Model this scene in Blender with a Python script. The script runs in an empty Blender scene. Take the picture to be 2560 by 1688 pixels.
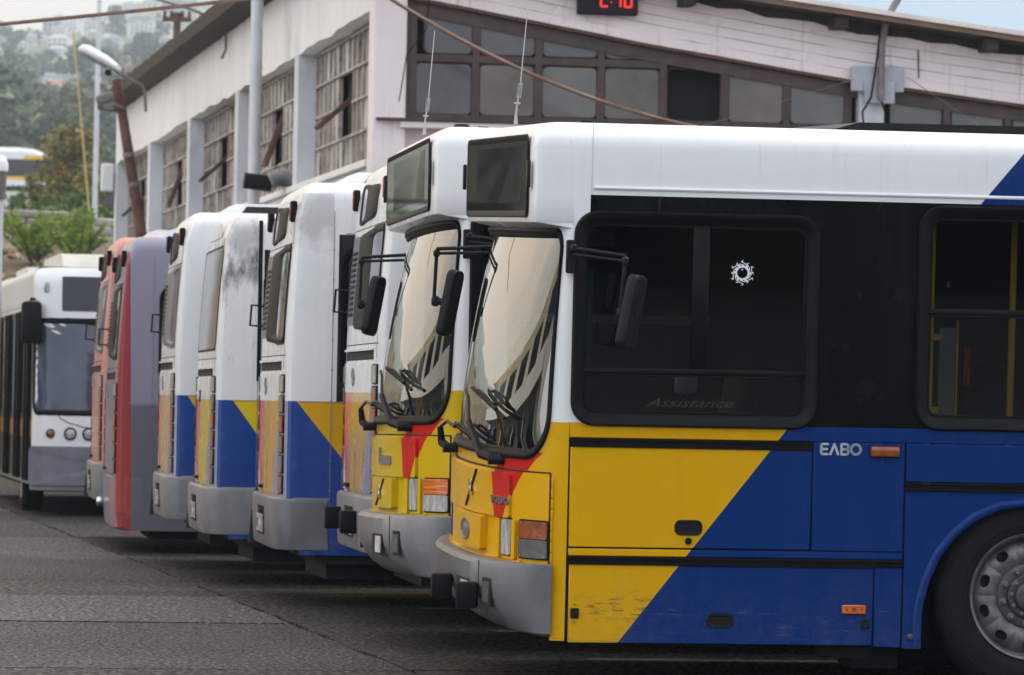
import bpy, bmesh, math, random
from mathutils import Vector, Matrix
random.seed(7)
R = math.radians
SC = bpy.context.scene
COL = SC.collection
# ------------------------------------------------------------------ camera
cd = bpy.data.cameras.new('camera'); cam = bpy.data.objects.new('camera', cd); COL.objects.link(cam)
cd.sensor_width = 36; cd.lens = 168.75; cd.clip_start = 0.5; cd.clip_end = 20000
pit, rol = 0.0133, 0.0185
fw = Vector((0, math.cos(pit), math.sin(pit))); r0 = Vector((1, 0, 0)); u0 = Vector((0, -math.sin(pit), math.cos(pit)))
rt = r0*math.cos(rol) + u0*math.sin(rol); up = u0*math.cos(rol) - r0*math.sin(rol)
cam.matrix_world = Matrix(((rt.x, up.x, -fw.x, 0), (rt.y, up.y, -fw.y, 0), (rt.z, up.z, -fw.z, 1.45), (0, 0, 0, 1)))
cd.dof.use_dof = True; cd.dof.focus_distance = 25.5; cd.dof.aperture_fstop = 8.0
SC.camera = cam
# ------------------------------------------------------------------ sky and sun
SUN_AZ, SUN_EL = R(66), R(50)          # azimuth from +Y towards +X
W = bpy.data.worlds.new('World'); SC.world = W; W.use_nodes = True
wn, wl = W.node_tree.nodes, W.node_tree.links
wn.clear()
wo = wn.new('ShaderNodeOutputWorld'); bg = wn.new('ShaderNodeBackground'); wl.new(bg.outputs[0], wo.inputs[0])
sky = wn.new('ShaderNodeTexSky'); sky.sky_type = 'NISHITA'; sky.sun_disc = False
sky.sun_elevation = SUN_EL; sky.sun_rotation = SUN_AZ; sky.dust_density = 0.6; sky.air_density = 0.7; sky.ozone_density = 1.5
tc = wn.new('ShaderNodeTexCoord'); mp = wn.new('ShaderNodeMapping'); mp.inputs['Scale'].default_value = (1.0, 1.0, 3.0)
wl.new(tc.outputs['Generated'], mp.inputs[0])
nz = wn.new('ShaderNodeTexNoise'); nz.inputs['Scale'].default_value = 2.4; nz.inputs['Detail'].default_value = 6; nz.inputs['Roughness'].default_value = 0.55
wl.new(mp.outputs[0], nz.inputs['Vector'])
sx = wn.new('ShaderNodeSeparateXYZ'); wl.new(tc.outputs['Generated'], sx.inputs[0])
# thin bright cloud nearly everywhere, warm towards the left, breaking into blue low on the right
def wmath(op, a, b, c=0.0, clamp=False):
    n = wn.new('ShaderNodeMath'); n.operation = op; n.use_clamp = clamp
    for i, v in enumerate((a, b, c)):
        if isinstance(v, (int, float)): n.inputs[i].default_value = v
        else: wl.new(v, n.inputs[i])
    return n.outputs[0]
right = wmath('MULTIPLY', wmath('MULTIPLY_ADD', sx.outputs[0], 5.0, 0.25, True), wmath('MULTIPLY_ADD', sx.outputs[1], 2.0, 0.1, True))
right = wmath('MULTIPLY', right, wmath('MULTIPLY_ADD', sx.outputs[2], -1.6, 1.0, True))
cover = wmath('ADD', wmath('MULTIPLY', right, -0.62), wmath('ADD', nz.outputs['Fac'], 0.28))
rp = wn.new('ShaderNodeMapRange'); rp.inputs['From Min'].default_value = 0.40; rp.inputs['From Max'].default_value = 0.80; wl.new(cover, rp.inputs['Value'])
warm = wmath('MULTIPLY', wmath('MULTIPLY_ADD', sx.outputs[0], -1.5, 0.55, True), wmath('MULTIPLY_ADD', sx.outputs[1], 0.8, 0.45, True))
cl = wn.new('ShaderNodeMix'); cl.data_type = 'RGBA'; wl.new(warm, cl.inputs['Factor']); cl.inputs[6].default_value = (6.9, 7.2, 7.8, 1); cl.inputs[7].default_value = (4.9, 3.65, 2.35, 1)
# the cloud bank is brightest high on the left
glow = wmath('MAXIMUM', wmath('ADD', wmath('MULTIPLY', sx.outputs[0], -0.80), wmath('MULTIPLY', sx.outputs[2], 0.55)), 0.0)
glow = wmath('MULTIPLY_ADD', wmath('MULTIPLY', glow, glow), 1.0, 0.86)
gm = wn.new('ShaderNodeMix'); gm.data_type = 'RGBA'; gm.blend_type = 'MULTIPLY'; gm.inputs['Factor'].default_value = 1.0
wl.new(cl.outputs[2], gm.inputs[6]); wl.new(glow, gm.inputs[7])
mx = wn.new('ShaderNodeMix'); mx.data_type = 'RGBA'
wl.new(rp.outputs[0], mx.inputs['Factor']); sk2 = wn.new('ShaderNodeMix'); sk2.data_type = 'RGBA'; sk2.blend_type = 'MULTIPLY'; sk2.inputs['Factor'].default_value = 1.0; wl.new(sky.outputs[0], sk2.inputs[6]); sk2.inputs[7].default_value = (0.58, 0.54, 0.54, 1); wl.new(sk2.outputs[2], mx.inputs[6]); wl.new(gm.outputs[2], mx.inputs[7])
wl.new(mx.outputs[2], bg.inputs[0]); bg.inputs[1].default_value = 0.1
sd = bpy.data.lights.new('sun', 'SUN'); sd.energy = 1.2; sd.angle = R(16); sd.color = (1, 0.95, 0.87)
sun = bpy.data.objects.new('sun', sd); COL.objects.link(sun)
sv = Vector((math.sin(SUN_AZ)*math.cos(SUN_EL), math.cos(SUN_AZ)*math.cos(SUN_EL), math.sin(SUN_EL)))
sun.rotation_euler = (-sv).to_track_quat('-Z', 'Y').to_euler(); sun.location = (0, 0, 60)
SC.render.engine = 'CYCLES'
SC.view_settings.view_transform = 'Standard'; SC.view_settings.look = 'None'; SC.view_settings.gamma = 1
SC.view_settings.use_curve_mapping = False; SC.view_settings.exposure = 1.2
SC.cycles.max_bounces = 8; SC.cycles.transparent_max_bounces = 16; SC.cycles.volume_bounces = 2
# ------------------------------------------------------------------ object helpers
def link(o, parent=None):
    COL.objects.link(o)
    if parent is not None: o.parent = parent
    return o
def tag(o, label=None, cat=None, group=None, kind=None, category=None):
    cat = cat or category
    if label: o['label'] = label
    if cat: o['category'] = cat
    if group: o['group'] = group
    if kind: o['kind'] = kind
    return o
def thing(name, label, cat, M=None, group=None):
    o = bpy.data.objects.new(name, None); o.empty_display_size = 0.2; COL.objects.link(o)
    if M is not None: o.matrix_world = M
    return tag(o, label, cat, group)
def TR(x, y, z, yaw=0, tilt=0):
    return Matrix.Translation((x, y, z)) @ Matrix.Rotation(yaw, 4, 'Z') @ Matrix.Rotation(tilt, 4, 'X')

class MB:
    def __init__(s): s.v = []; s.f = []
    def add(s, vs, fs):
        b = len(s.v); s.v += [tuple(p) for p in vs]; s.f += [tuple(i+b for i in q) for q in fs]; return s
    def box(s, c, d, rot=None, bev=0, seg=1):
        bm = bmesh.new(); bmesh.ops.create_cube(bm, size=1)
        for q in bm.verts: q.co = Vector((q.co.x*d[0], q.co.y*d[1], q.co.z*d[2]))
        if bev: bmesh.ops.bevel(bm, geom=list(bm.edges), offset=bev, segments=seg, affect='EDGES', profile=0.5)
        T = Matrix.Translation(c) @ (rot if rot is not None else Matrix())
        bm.verts.index_update()
        s.add([T @ q.co for q in bm.verts], [[x.index for x in f.verts] for f in bm.faces]); bm.free(); return s
    def b2(s, a, b, bev=0):
        return s.box([(a[i]+b[i])/2 for i in range(3)], [abs(b[i]-a[i]) for i in range(3)], None, bev)
    def tube(s, pts, r, n=8, cap=True, closed=False):
        pts = [Vector(p) for p in pts]; rr_ = r if isinstance(r, (list, tuple)) else [r]*len(pts)
        rows = []; prev = None
        for i, p in enumerate(pts):
            a = pts[i-1] if (i > 0 or closed) else p
            b = pts[(i+1) % len(pts)] if (i < len(pts)-1 or closed) else p
            t = (b-a).normalized()
            if prev is None:
                nn = t.cross(Vector((0, 0, 1)))
                if nn.length < 0.05: nn = t.cross(Vector((0, 1, 0)))
            else: nn = prev - t*prev.dot(t)
            nn.normalize(); prev = nn; bb = t.cross(nn)
            rows.append([p + (nn*math.cos(k*2*math.pi/n) + bb*math.sin(k*2*math.pi/n))*rr_[i] for k in range(n)])
        b0 = len(s.v)
        for row in rows: s.v += [tuple(q) for q in row]
        m = len(rows)
        for i in range(m if closed else m-1):
            for k in range(n):
                j = (i+1) % m; k2 = (k+1) % n
                s.f.append((b0+i*n+k, b0+i*n+k2, b0+j*n+k2, b0+j*n+k))
        if cap and not closed:
            s.f.append(tuple(b0+k for k in range(n))[::-1]); s.f.append(tuple(b0+(m-1)*n+k for k in range(n)))
        return s
    def strip(s, rows, closed=False, flip=False):
        n = len(rows[0]); b = len(s.v)
        for r_ in rows: s.v += [tuple(q) for q in r_]
        for i in range(len(rows)-1):
            for k in range(n if closed else n-1):
                k2 = (k+1) % n
                q = (b+i*n+k, b+i*n+k2, b+(i+1)*n+k2, b+(i+1)*n+k)
                s.f.append(q[::-1] if flip else q)
        return s
    def poly(s, pts, flip=False):
        b = len(s.v); s.v += [tuple(p) for p in pts]; q = tuple(range(b, b+len(pts))); s.f.append(q[::-1] if flip else q); return s
    def prism(s, pts, vec):
        vec = Vector(vec); a = [Vector(p) for p in pts]; c = [p+vec for p in a]; n = len(a); b = len(s.v)
        s.v += [tuple(p) for p in a+c]
        s.f.append(tuple(range(b+n-1, b-1, -1))); s.f.append(tuple(range(b+n, b+2*n)))
        for k in range(n):
            k2 = (k+1) % n; s.f.append((b+k, b+k2, b+n+k2, b+n+k))
        return s
    def lathe(s, prof, n=32, T=None):
        # profile of (radius, offset along -y); axis is local y
        rows = [[(r*math.cos(2*math.pi*k/n), -a, r*math.sin(2*math.pi*k/n)) for k in range(n)] for r, a in prof]
        if T is not None: rows = [[tuple(T @ Vector(p)) for p in row] for row in rows]
        return s.strip(rows, closed=True)
    def mesh(s, name, m, smooth=40):
        me = bpy.data.meshes.new(name); me.from_pydata(s.v, [], s.f); me.validate()
        bm = bmesh.new(); bm.from_mesh(me); bmesh.ops.recalc_face_normals(bm, faces=bm.faces); bm.to_mesh(me); bm.free()
        if m: me.materials.append(m)
        if smooth:
            me.polygons.foreach_set('use_smooth', [True]*len(me.polygons)); me.set_sharp_from_angle(angle=R(smooth))
        return me
    def build(s, name, m, parent=None, smooth=40, **kw):
        o = bpy.data.objects.new(name, s.mesh(name, m, smooth)); link(o, parent)
        if kw: tag(o, **kw)
        return o
def obj_of(name, me, parent=None, loc=None, M=None):
    o = bpy.data.objects.new(name, me); link(o, parent)
    if loc is not None: o.location = loc
    if M is not None: o.matrix_basis = M
    return o

def rr(x0, x1, z0, z1, rx, rz=None, n=6, m=8, rb=None):
    """rounded rectangle outline with a fixed count of points; rb = (rx, rz) of the lower corners"""
    rz = rx if rz is None else rz
    bx, bz = rb if rb else (rx, rz)
    P = []
    def arc(cx, cz, ax, az, a0):
        for k in range(n+1):
            a = a0 + math.pi/2*k/n; P.append((cx+ax*math.cos(a), cz+az*math.sin(a)))
    def seg(a, b):
        for k in range(1, m): P.append((a[0]+(b[0]-a[0])*k/m, a[1]+(b[1]-a[1])*k/m))
    arc(x1-rx, z1-rz, rx, rz, 0); seg((x1-rx, z1), (x0+rx, z1))
    arc(x0+rx, z1-rz, rx, rz, math.pi/2); seg((x0, z1-rz), (x0, z0+bz))
    arc(x0+bx, z0+bz, bx, bz, math.pi); seg((x0+bx, z0), (x1-bx, z0))
    arc(x1-bx, z0+bz, bx, bz, 1.5*math.pi); seg((x1, z0+bz), (x1, z1-rz))
    return P
def hole_panel(mb, f, inner, outer, steps=4, h=0.0):
    rows = [[f(a[0]+(b[0]-a[0])*t/steps, a[1]+(b[1]-a[1])*t/steps, h) for a, b in zip(inner, outer)] for t in range(steps+1)]
    mb.strip(rows, closed=True); return mb
def patch(mb, f, out, h=0.0, K=6, edge=0.0, c=None):
    cx = sum(p[0] for p in out)/len(out); cz = sum(p[1] for p in out)/len(out)
    if c: cx, cz = c
    rows = []
    if edge: rows.append([f(a, b, h-edge) for a, b in out])
    rows += [[f(cx+(a-cx)*k/K, cz+(b-cz)*k/K, h) for a, b in out] for k in range(K, 0, -1)]
    mb.strip(rows, closed=True); b = len(mb.v); n = len(out)
    mb.v.append(tuple(f(cx, cz, h)))
    for k in range(n): mb.f.append((b-n+k, b-n+(k+1) % n, b))
    return mb
def grow(x0, x1, z0, z1, rx, rz, e, kx=1.0, **kw):
    rb = kw.pop('rb', None)
    if rb: kw['rb'] = (max(rb[0]+e*kx, 1e-4), max(rb[1]+e, 1e-4))
    return rr(x0-e*kx, x1+e*kx, z0-e, z1+e, max(rx+e*kx, 1e-4), max(rz+e, 1e-4), **kw)
def seal(mb, f, rect, prof, kx=1.0, **kw):
    """rubber surround: prof is a list of (outward growth, height)"""
    mb.strip([[f(a, b, h) for a, b in grow(*rect, e, kx, **dict(kw))] for e, h in prof], closed=True); return mb
WSEAL = [(-.024, -.010), (-.019, .005), (-.003, .008), (.001, .016), (.022, .018), (.028, .010), (.029, -.004)]
SEAL = [(-.028, -.012), (-.022, .006), (-.004, .010), (.002, .022), (.028, .026), (.036, .016), (.038, -.002)]
# ------------------------------------------------------------------ materials
class NT:
    def __init__(s, name):
        s.m = bpy.data.materials.new(name); s.m.use_nodes = True; s.n = s.m.node_tree.nodes; s.l = s.m.node_tree.links
        s.b = s.n['Principled BSDF']; s.out = s.n['Material Output']; s._co = None
    def put(s, sock, v):
        if isinstance(v, (int, float)): sock.default_value = v
        elif isinstance(v, tuple): sock.default_value = v if len(v) == 4 or sock.type == 'VECTOR' else (*v, 1)
        else: s.l.new(v, sock)
    def op(s, o, a, b=0.0, c=0.0, clamp=False):
        n = s.n.new('ShaderNodeMath'); n.operation = o; n.use_clamp = clamp
        for i, v in enumerate((a, b, c)): s.put(n.inputs[i], v)
        return n.outputs[0]
    def lt(s, a, b): return s.op('LESS_THAN', a, b)
    def gt(s, a, b): return s.op('GREATER_THAN', a, b)
    def mul(s, *a):
        r_ = a[0]
        for x in a[1:]: r_ = s.op('MULTIPLY', r_, x)
        return r_
    def lin(s, a, k, c): return s.op('MULTIPLY_ADD', a, k, c)
    def mix(s, f, a, b, mode='MIX'):
        n = s.n.new('ShaderNodeMix'); n.data_type = 'RGBA'; n.blend_type = mode
        s.put(n.inputs['Factor'], f); s.put(n.inputs[6], a); s.put(n.inputs[7], b); return n.outputs[2]
    def co(s):
        if s._co is None: s._co = s.n.new('ShaderNodeTexCoord').outputs['Object']
        return s._co
    def xyz(s):
        n = s.n.new('ShaderNodeSeparateXYZ'); s.l.new(s.co(), n.inputs[0]); return n.outputs
    def noise(s, scale, detail=3, sc=(1, 1, 1), rough=0.5, loc=(0, 0, 0)):
        mpn = s.n.new('ShaderNodeMapping'); mpn.inputs['Scale'].default_value = sc; mpn.inputs['Location'].default_value = loc; s.l.new(s.co(), mpn.inputs[0])
        n = s.n.new('ShaderNodeTexNoise'); n.inputs['Scale'].default_value = scale; n.inputs['Detail'].default_value = detail; n.inputs['Roughness'].default_value = rough
        s.l.new(mpn.outputs[0], n.inputs['Vector']); return n.outputs['Fac']
    def rng(s, v, a, b, c=0.0, d=1.0):
        n = s.n.new('ShaderNodeMapRange'); s.put(n.inputs['Value'], v)
        for k, q in zip(('From Min', 'From Max', 'To Min', 'To Max'), (a, b, c, d)): n.inputs[k].default_value = q
        return n.outputs[0]
    def bump(s, v, strength=0.2, dist=0.01):
        n = s.n.new('ShaderNodeBump'); n.inputs['Strength'].default_value = strength; n.inputs['Distance'].default_value = dist
        s.l.new(v, n.inputs['Height']); s.l.new(n.outputs[0], s.b.inputs['Normal'])
    def fin(s, col, rough=0.5, metal=0.0, coat=0.0, spec=0.5):
        s.put(s.b.inputs['Base Color'], col); s.put(s.b.inputs['Roughness'], rough); s.put(s.b.inputs['Metallic'], metal)
        s.b.inputs['Coat Weight'].default_value = coat; s.b.inputs['Coat Roughness'].default_value = 0.08; s.b.inputs['Specular IOR Level'].default_value = spec
        return s.m
def pm(name, c, rough=0.5, metal=0.0, var=0.15, scale=6, detail=4, sc=(1, 1, 1), bump=0.0, bscale=None, coat=0.0, spec=0.5, c2=None):
    t = NT(name); nf = t.noise(scale, detail, sc, 0.6)
    col = t.mix(t.rng(nf, 0.3, 0.7), tuple(x*(1-var) for x in c), c2 if c2 else tuple(min(1, x*(1+var)) for x in c))
    if bump: t.bump(t.noise(bscale or scale*4, 4, sc), bump, 0.01)
    return t.fin(col, rough, metal, coat, spec)
def glass(name, tint, f0=0.06, rough=0.01, wav=0.0, k=1.0, power=5.0):
    """clear pane: tinted see-through plus a mirror that strengthens towards grazing angles"""
    t = NT(name); t.n.remove(t.b)
    tr = t.n.new('ShaderNodeBsdfTransparent'); tr.inputs[0].default_value = (*tint, 1)
    gl = t.n.new('ShaderNodeBsdfGlossy'); gl.inputs['Roughness'].default_value = rough; gl.inputs[0].default_value = (0.97, 0.98, 0.97, 1)
    g = t.n.new('ShaderNodeNewGeometry'); dt = t.n.new('ShaderNodeVectorMath'); dt.operation = 'DOT_PRODUCT'
    t.l.new(g.outputs['Incoming'], dt.inputs[0]); t.l.new(g.outputs['Normal'], dt.inputs[1])
    fr = t.op('POWER', t.op('SUBTRACT', 1.0, t.op('ABSOLUTE', dt.outputs['Value']), 0, True), power)
    fr = t.mul(t.lin(fr, 1-f0, f0), k)
    if wav:
        b = t.n.new('ShaderNodeBump'); b.inputs['Strength'].default_value = wav; b.inputs['Distance'].default_value = 0.02
        t.l.new(t.noise(2.2, 2), b.inputs['Height']); t.l.new(b.outputs[0], gl.inputs['Normal'])
    mxs = t.n.new('ShaderNodeMixShader'); t.l.new(fr, mxs.inputs[0]); t.l.new(tr.outputs[0], mxs.inputs[1]); t.l.new(gl.outputs[0], mxs.inputs[2])
    t.l.new(mxs.outputs[0], t.out.inputs[0]); return t.m
WHITE = (0.74, 0.75, 0.75); YEL = (0.64, 0.345, 0.003); BLUE = (0.0035, 0.029, 0.15); RED = (0.50, 0.02, 0.013); BLK = (0.0035, 0.0035, 0.004)
def grime(t, col, z, base=0.35, amt=0.35, top=True, streak=0.07):
    """road dirt on the paint: streaks and speckle"""
    st = t.noise(1.6, 5, (6.0, 6.0, 0.5), 0.65); sp = t.noise(14, 4, (1, 1, 1), 0.7)
    d = t.op('MULTIPLY', t.rng(st, 0.5, 0.8), streak)
    low = t.rng(z, base+0.45, base, 0, amt)
    d = t.op('ADD', d, t.mul(low, t.rng(sp, 0.4, 0.65)), clamp=True)
    col = t.mix(d, col, (0.16, 0.15, 0.135))
    if top:   # dark drips below the roof gutter
        dr = t.mul(t.rng(t.noise(3.0, 4, (9, 9, 0.35), 0.7, (3, 1, 0)), 0.6, 0.75), t.rng(z, 2.2, 3.0, 0.0, 0.3))
        col = t.mix(dr, col, (0.25, 0.23, 0.21))
    return col
def livery_front(name, yel, scuff=True):
    t = NT(name); x, y, z = t.xyz()
    low = t.lt(z, 1.47)
    diag = t.lt(x, t.lin(z, 0.775, 0.435))
    c = t.mix(diag, BLUE, yel)
    tt = t.op('SUBTRACT', z, 0.975)
    yr = t.op('ADD', t.lin(tt, 0.5, 0.93), t.mul(tt, tt, 0.9))          # sweeping edge of the red stripe
    isf = t.mul(t.lt(x, 0.40), t.gt(z, 0.955))
    ny = t.op('MULTIPLY', y, -1.0)
    red = t.mul(isf, t.lt(ny, yr), t.gt(ny, t.lin(z, -0.2, 1.0)), t.lt(z, 1.31))
    c = t.mix(red, c, RED)
    c = t.mix(t.mul(t.lt(x, 0.42), t.gt(y, t.lin(z, -0.5, 1.2))), c, (0.02, 0.06, 0.28))
    top = t.mix(t.mul(t.gt(x, t.lin(z, 0.831, 0.362)), t.gt(z, 2.63)), WHITE, BLUE)
    band = t.mul(t.lt(z, 2.632), t.gt(x, 0.512))
    top = t.mix(band, top, BLK)
    c = t.mix(low, top, c)
    c = grime(t, c, z, .35, .10 if scuff else .25)
    if scuff:
        sn = t.noise(7, 5, (1.6, 1, 9), 0.75)
        reg = t.mul(t.rng(x, 0.44, 0.62), t.rng(x, 1.0, 0.8), t.rng(z, 0.44, 0.5), t.rng(z, 0.63, 0.56))
        c = t.mix(t.mul(t.rng(sn, 0.52, 0.60), reg, 0.95), c, (0.06, 0.055, 0.05))
        sn2 = t.noise(9, 5, (0.8, 1, 14), 0.75, (5, 2, 1))
        reg2 = t.mul(t.rng(x, 0.8, 1.0), t.rng(z, 0.34, 0.4), t.rng(z, 0.62, 0.5))
        c = t.mix(t.mul(t.rng(sn2, 0.6, 0.7), reg2, 0.35), c, (0.3, 0.31, 0.33))
        sn3 = t.noise(10, 5, (0.7, 1, 12), 0.75, (1, 2, 7))
        c = t.mix(t.mul(t.rng(sn3, 0.5, 0.66), t.rng(z, 0.45, 0.35), t.lt(x, 1.0), 0.5), c, (0.12, 0.11, 0.09))
    t.bump(t.noise(1.1, 2), 0.05, 0.03)
    return t.fin(c, t.rng(t.noise(5, 4), 0.3, 0.7, 0.16, 0.3), 0, 0.0, 0.13)
def livery_rear(name, yel, primer=0.0, soot=False, fade=0.0, diag=(0.11, 1.45, 1.22)):
    t = NT(name); x, y, z = t.xyz()
    face = t.lt(x, 0.035)
    low = t.lt(z, 1.47)
    # side
    bl = t.lt(z, t.lin(x, -diag[2], diag[1]+diag[2]*diag[0]))
    c = t.mix(bl, yel, (0.008, 0.05, 0.25))
    # rear face wedges
    k = t.op('DIVIDE', t.op('SUBTRACT', 1.47, z), 0.67)
    fr = t.mix(t.gt(y, t.lin(k, -0.55, 1.3)), (0.60, 0.13, 0.10), (0.62, 0.62, 0.64))
    fr = t.mix(t.lt(y, t.lin(k, 0.25, 0.35)), fr, tuple(a*0.95 for a in yel))
    fr = t.mix(t.lt(y, t.lin(k, 0.6, -1.0)), fr, (0.25, 0.30, 0.45))
    wob = t.noise(2.0, 3, (1, 3, 0.6))
    fr = t.mix(t.mul(t.rng(wob, 0.45, 0.7), 0.5), fr, (0.62, 0.42, 0.18))
    if fade: fr = t.mix(fade, fr, (0.55, 0.52, 0.5))
    c = t.mix(face, c, fr)
    top = WHITE
    band = t.mul(t.lt(z, 2.635), t.gt(x, 0.37))
    top = t.mix(band, top, BLK)
    c = t.mix(low, top, c)
    if primer:
        pn = t.op('ADD', t.noise(3.2, 4, (1, 1, 1.2)), t.rng(z, 2.2, 2.95, -0.12, 0.12))
        reg = t.mul(t.rng(pn, 0.44, 0.58), t.gt(x, 0.06), t.lt(x, 0.33), t.lt(z, 2.92), t.rng(z, 2.1, 2.25))
        c = t.mix(t.mul(reg, primer), c, (0.44, 0.43, 0.44))
    if soot:
        sn = t.op('ADD', t.noise(4.0, 5, (1.4, 1, .5), .7), t.mul(t.rng(z, 2.15, 2.42), t.rng(z, 2.72, 2.45), .25))
        c = t.mix(t.mul(t.rng(sn, .60, .80), t.gt(x, .05), t.lt(x, .34), .85), c, (.03, .028, .025))
    c = grime(t, c, z, 0.5, 0.35, True, 0.22)
    t.bump(t.noise(1.3, 2), 0.06, 0.03)
    return t.fin(c, t.rng(t.noise(5, 4), 0.3, 0.7, 0.14, 0.3), 0, 0.0, 0.4)
M = dict(
    rubber=pm('black_rubber', (0.008, 0.008, 0.009), 0.5, var=0.3, scale=20, bump=0.1, spec=.1),
    plastic=pm('dark_plastic', (0.012, 0.012, 0.014), 0.42, var=0.2, scale=30, bump=0.05, spec=.15),
    trim=pm('trim_black', (0.007, 0.0065, 0.0065), 0.4, var=0.3, scale=12, sc=(1, 1, 20), spec=.1),
    grey=pm('bumper_grey', (0.12, 0.122, 0.13), 0.42, var=0.4, scale=2.2, detail=7, bump=0.08, bscale=60),
    grey2=pm('bumper_light_grey', (0.175, 0.175, 0.18), 0.42, var=0.35, scale=2.5, detail=7, bump=0.08, bscale=60),
    under=pm('underbody', (0.012, 0.011, 0.011), 0.85, var=0.4, scale=4),
    inside=pm('cabin_dark', (0.016, 0.016, 0.017), 0.7, var=0.3, scale=3),
    inside2=pm('cabin_grey', (0.13, 0.13, 0.14), 0.6, var=0.2, scale=3),
    dkglass=pm('dark_glass', (0.012, 0.013, 0.015), 0.04, var=0.4, scale=1.5, spec=0.6),
    smglass=pm('pale_grey_glass', (0.11, 0.105, 0.115), 0.10, var=0.25, scale=1.5, spec=0.6),  # paler grey than the dark glass
    wsglass=glass('windscreen_glass', (0.60, 0.66, 0.64), 0.20, 0.01, 0.04, 1.0, 3.5),
    sideglass=glass('tinted_side_glass', (0.42, 0.42, 0.41), 0.035, 0.02),
    dispglass2=glass('display_glass_dim', (0.8, 0.8, 0.79), 0.04, 0.03, 0.0, 0.22),
    dispglass=glass('display_glass', (0.6, 0.6, 0.6), 0.06, 0.03),
    screen=pm('display_screen', (0.05, 0.053, 0.055), 0.8, var=0.2, scale=4, spec=0.0),
    screen2=pm('display_surround', (0.016, 0.014, 0.013), 0.8, var=0.2, scale=4, spec=0.0),
    amber=pm('amber_lens', (0.60, 0.13, 0.012), 0.15, var=0.35, scale=9, sc=(1, 1, 14), bump=0.5, bscale=6, coat=0.3),
    amberdk=pm('dull_amber_lens', (0.25, 0.065, 0.012), 0.18, var=0.3, scale=25, coat=0.5),
    redl=pm('red_lens', (0.30, 0.02, 0.015), 0.15, var=0.4, scale=25, coat=0.5),
    redbrown=pm('faded_red_lens', (0.24, 0.12, 0.10), 0.25, var=0.4, scale=18, coat=0.3),
    clear=pm('clear_lens', (0.36, 0.36, 0.345), 0.12, var=0.5, scale=7, sc=(6, 6, 1), bump=0.5, bscale=9, coat=0.4),
    cleardk=pm('dull_clear_lens', (0.11, 0.105, 0.10), 0.14, var=0.3, scale=20, coat=0.6),
    chrome=pm('chrome', (0.65, 0.65, 0.66), 0.12, 1.0, var=0.1, scale=10),
    steel=pm('wheel_steel', (0.15, 0.145, 0.14), 0.45, 0.6, var=0.35, scale=9, bump=0.1),
    steel2=pm('hub_steel', (0.075, 0.072, 0.07), 0.5, 0.5, var=0.35, scale=12, bump=0.1),
    tyre=pm('tyre', (0.009, 0.0088, 0.0085), 0.75, var=0.35, scale=9, bump=0.15, bscale=60, spec=.15),
    yellowrail=pm('yellow_rail', (0.50, 0.36, 0.02), 0.35, var=0.1),
    white=pm('white_paint', WHITE, 0.25, var=0.06, scale=3, coat=0.25),
    offwhite=pm('old_white_paint', (0.62, 0.61, 0.57), 0.4, var=0.1, scale=3),
    letter=pm('letter_silver', (0.45, 0.46, 0.50), 0.3, 0.1, var=0.05),
    sticker=pm('white_sticker', (0.78, 0.80, 0.82), 0.5, var=0.03),
    script=pm('script_decal', (0.035, 0.028, 0.014), 0.6, var=0.3, scale=10),
    badge=pm('badge_steel', (0.28, 0.28, 0.29), 0.3, 0.7, var=0.2, scale=20),
    plate=pm('number_plate', (0.5, 0.5, 0.5), 0.4, var=0.3, scale=16),
    orange=pm('orange_fabric', (0.5, 0.12, 0.02), 0.7), teal=pm('teal_curtain', (0.04, 0.14, 0.19), 0.8, var=0.4, scale=5, sc=(12, 12, 1)),
    steelwire=pm('antenna_steel', (0.40, 0.38, 0.36), 0.3, 0.8, var=0.1),
)
HAZE = True
# ------------------------------------------------------------------ buses
HB = 1.25
def u_of(y, a=2.2):
    t = min(abs(y)/HB, 1); return math.copysign(math.asin(min(1, t**(a/2)))*2/math.pi, y)
def surf(cf, end, a=2.2, hb=HB):
    """curved end wall of a bus: cf(z) is the nose position, end where it meets the flat sides"""
    def base(u, z):
        th = max(-1, min(1, u))*math.pi/2; c = cf(z); d = end-c
        return Vector((c+d*(1-max(math.cos(th), 0)**(2/a)), hb*math.copysign(abs(math.sin(th))**(2/a), u), z))
    def f(u, z, h=0.0):
        p = base(u, z)
        if h:
            e = 0.01; n = (base(min(u+e, 1), z)-base(max(u-e, -1), z)).cross(base(u, z+e)-base(u, z-e)).normalized()
            if n.x > 0: n = -n
            p = p + n*h
        return p
    return f
def smap(x, z, h=0.0): return Vector((x, -HB-h, z))
def side_box(x0, x1, z0, z1, h0, h1, bev=0.003):
    return MB().b2((x0, -HB-h1, z0), (x1, -HB-h0, z1), bev)
def rect_patch(mb, f, u0, u1, z0, z1, h, ru, rz, edge=0.0, K=4, n=4, m=8):
    return patch(mb, f, rr(u0, u1, z0, z1, ru, rz, n, m), h, K, edge)
ROOF_R = 0.13
def roof_profile(zt=3.0, zb=2.63, r=ROOF_R, hb=HB, zfar=0.36):
    P = [(-hb, zb), (-hb, (zb+zt-r)/2), (-hb, zt-r)]
    P += [(-hb+r-r*math.cos(R(90*k/7)), zt-r+r*math.sin(R(90*k/7))) for k in range(1, 8)]
    P += [(y*0.25*hb, zt) for y in range(-3, 4)]
    P += [(hb-r+r*math.sin(R(90*k/7)), zt-r+r*math.cos(R(90*k/7))) for k in range(0, 8)]
    P += [(hb, 1.8), (hb, zfar)]
    return P
WHEEL = {}
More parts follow.
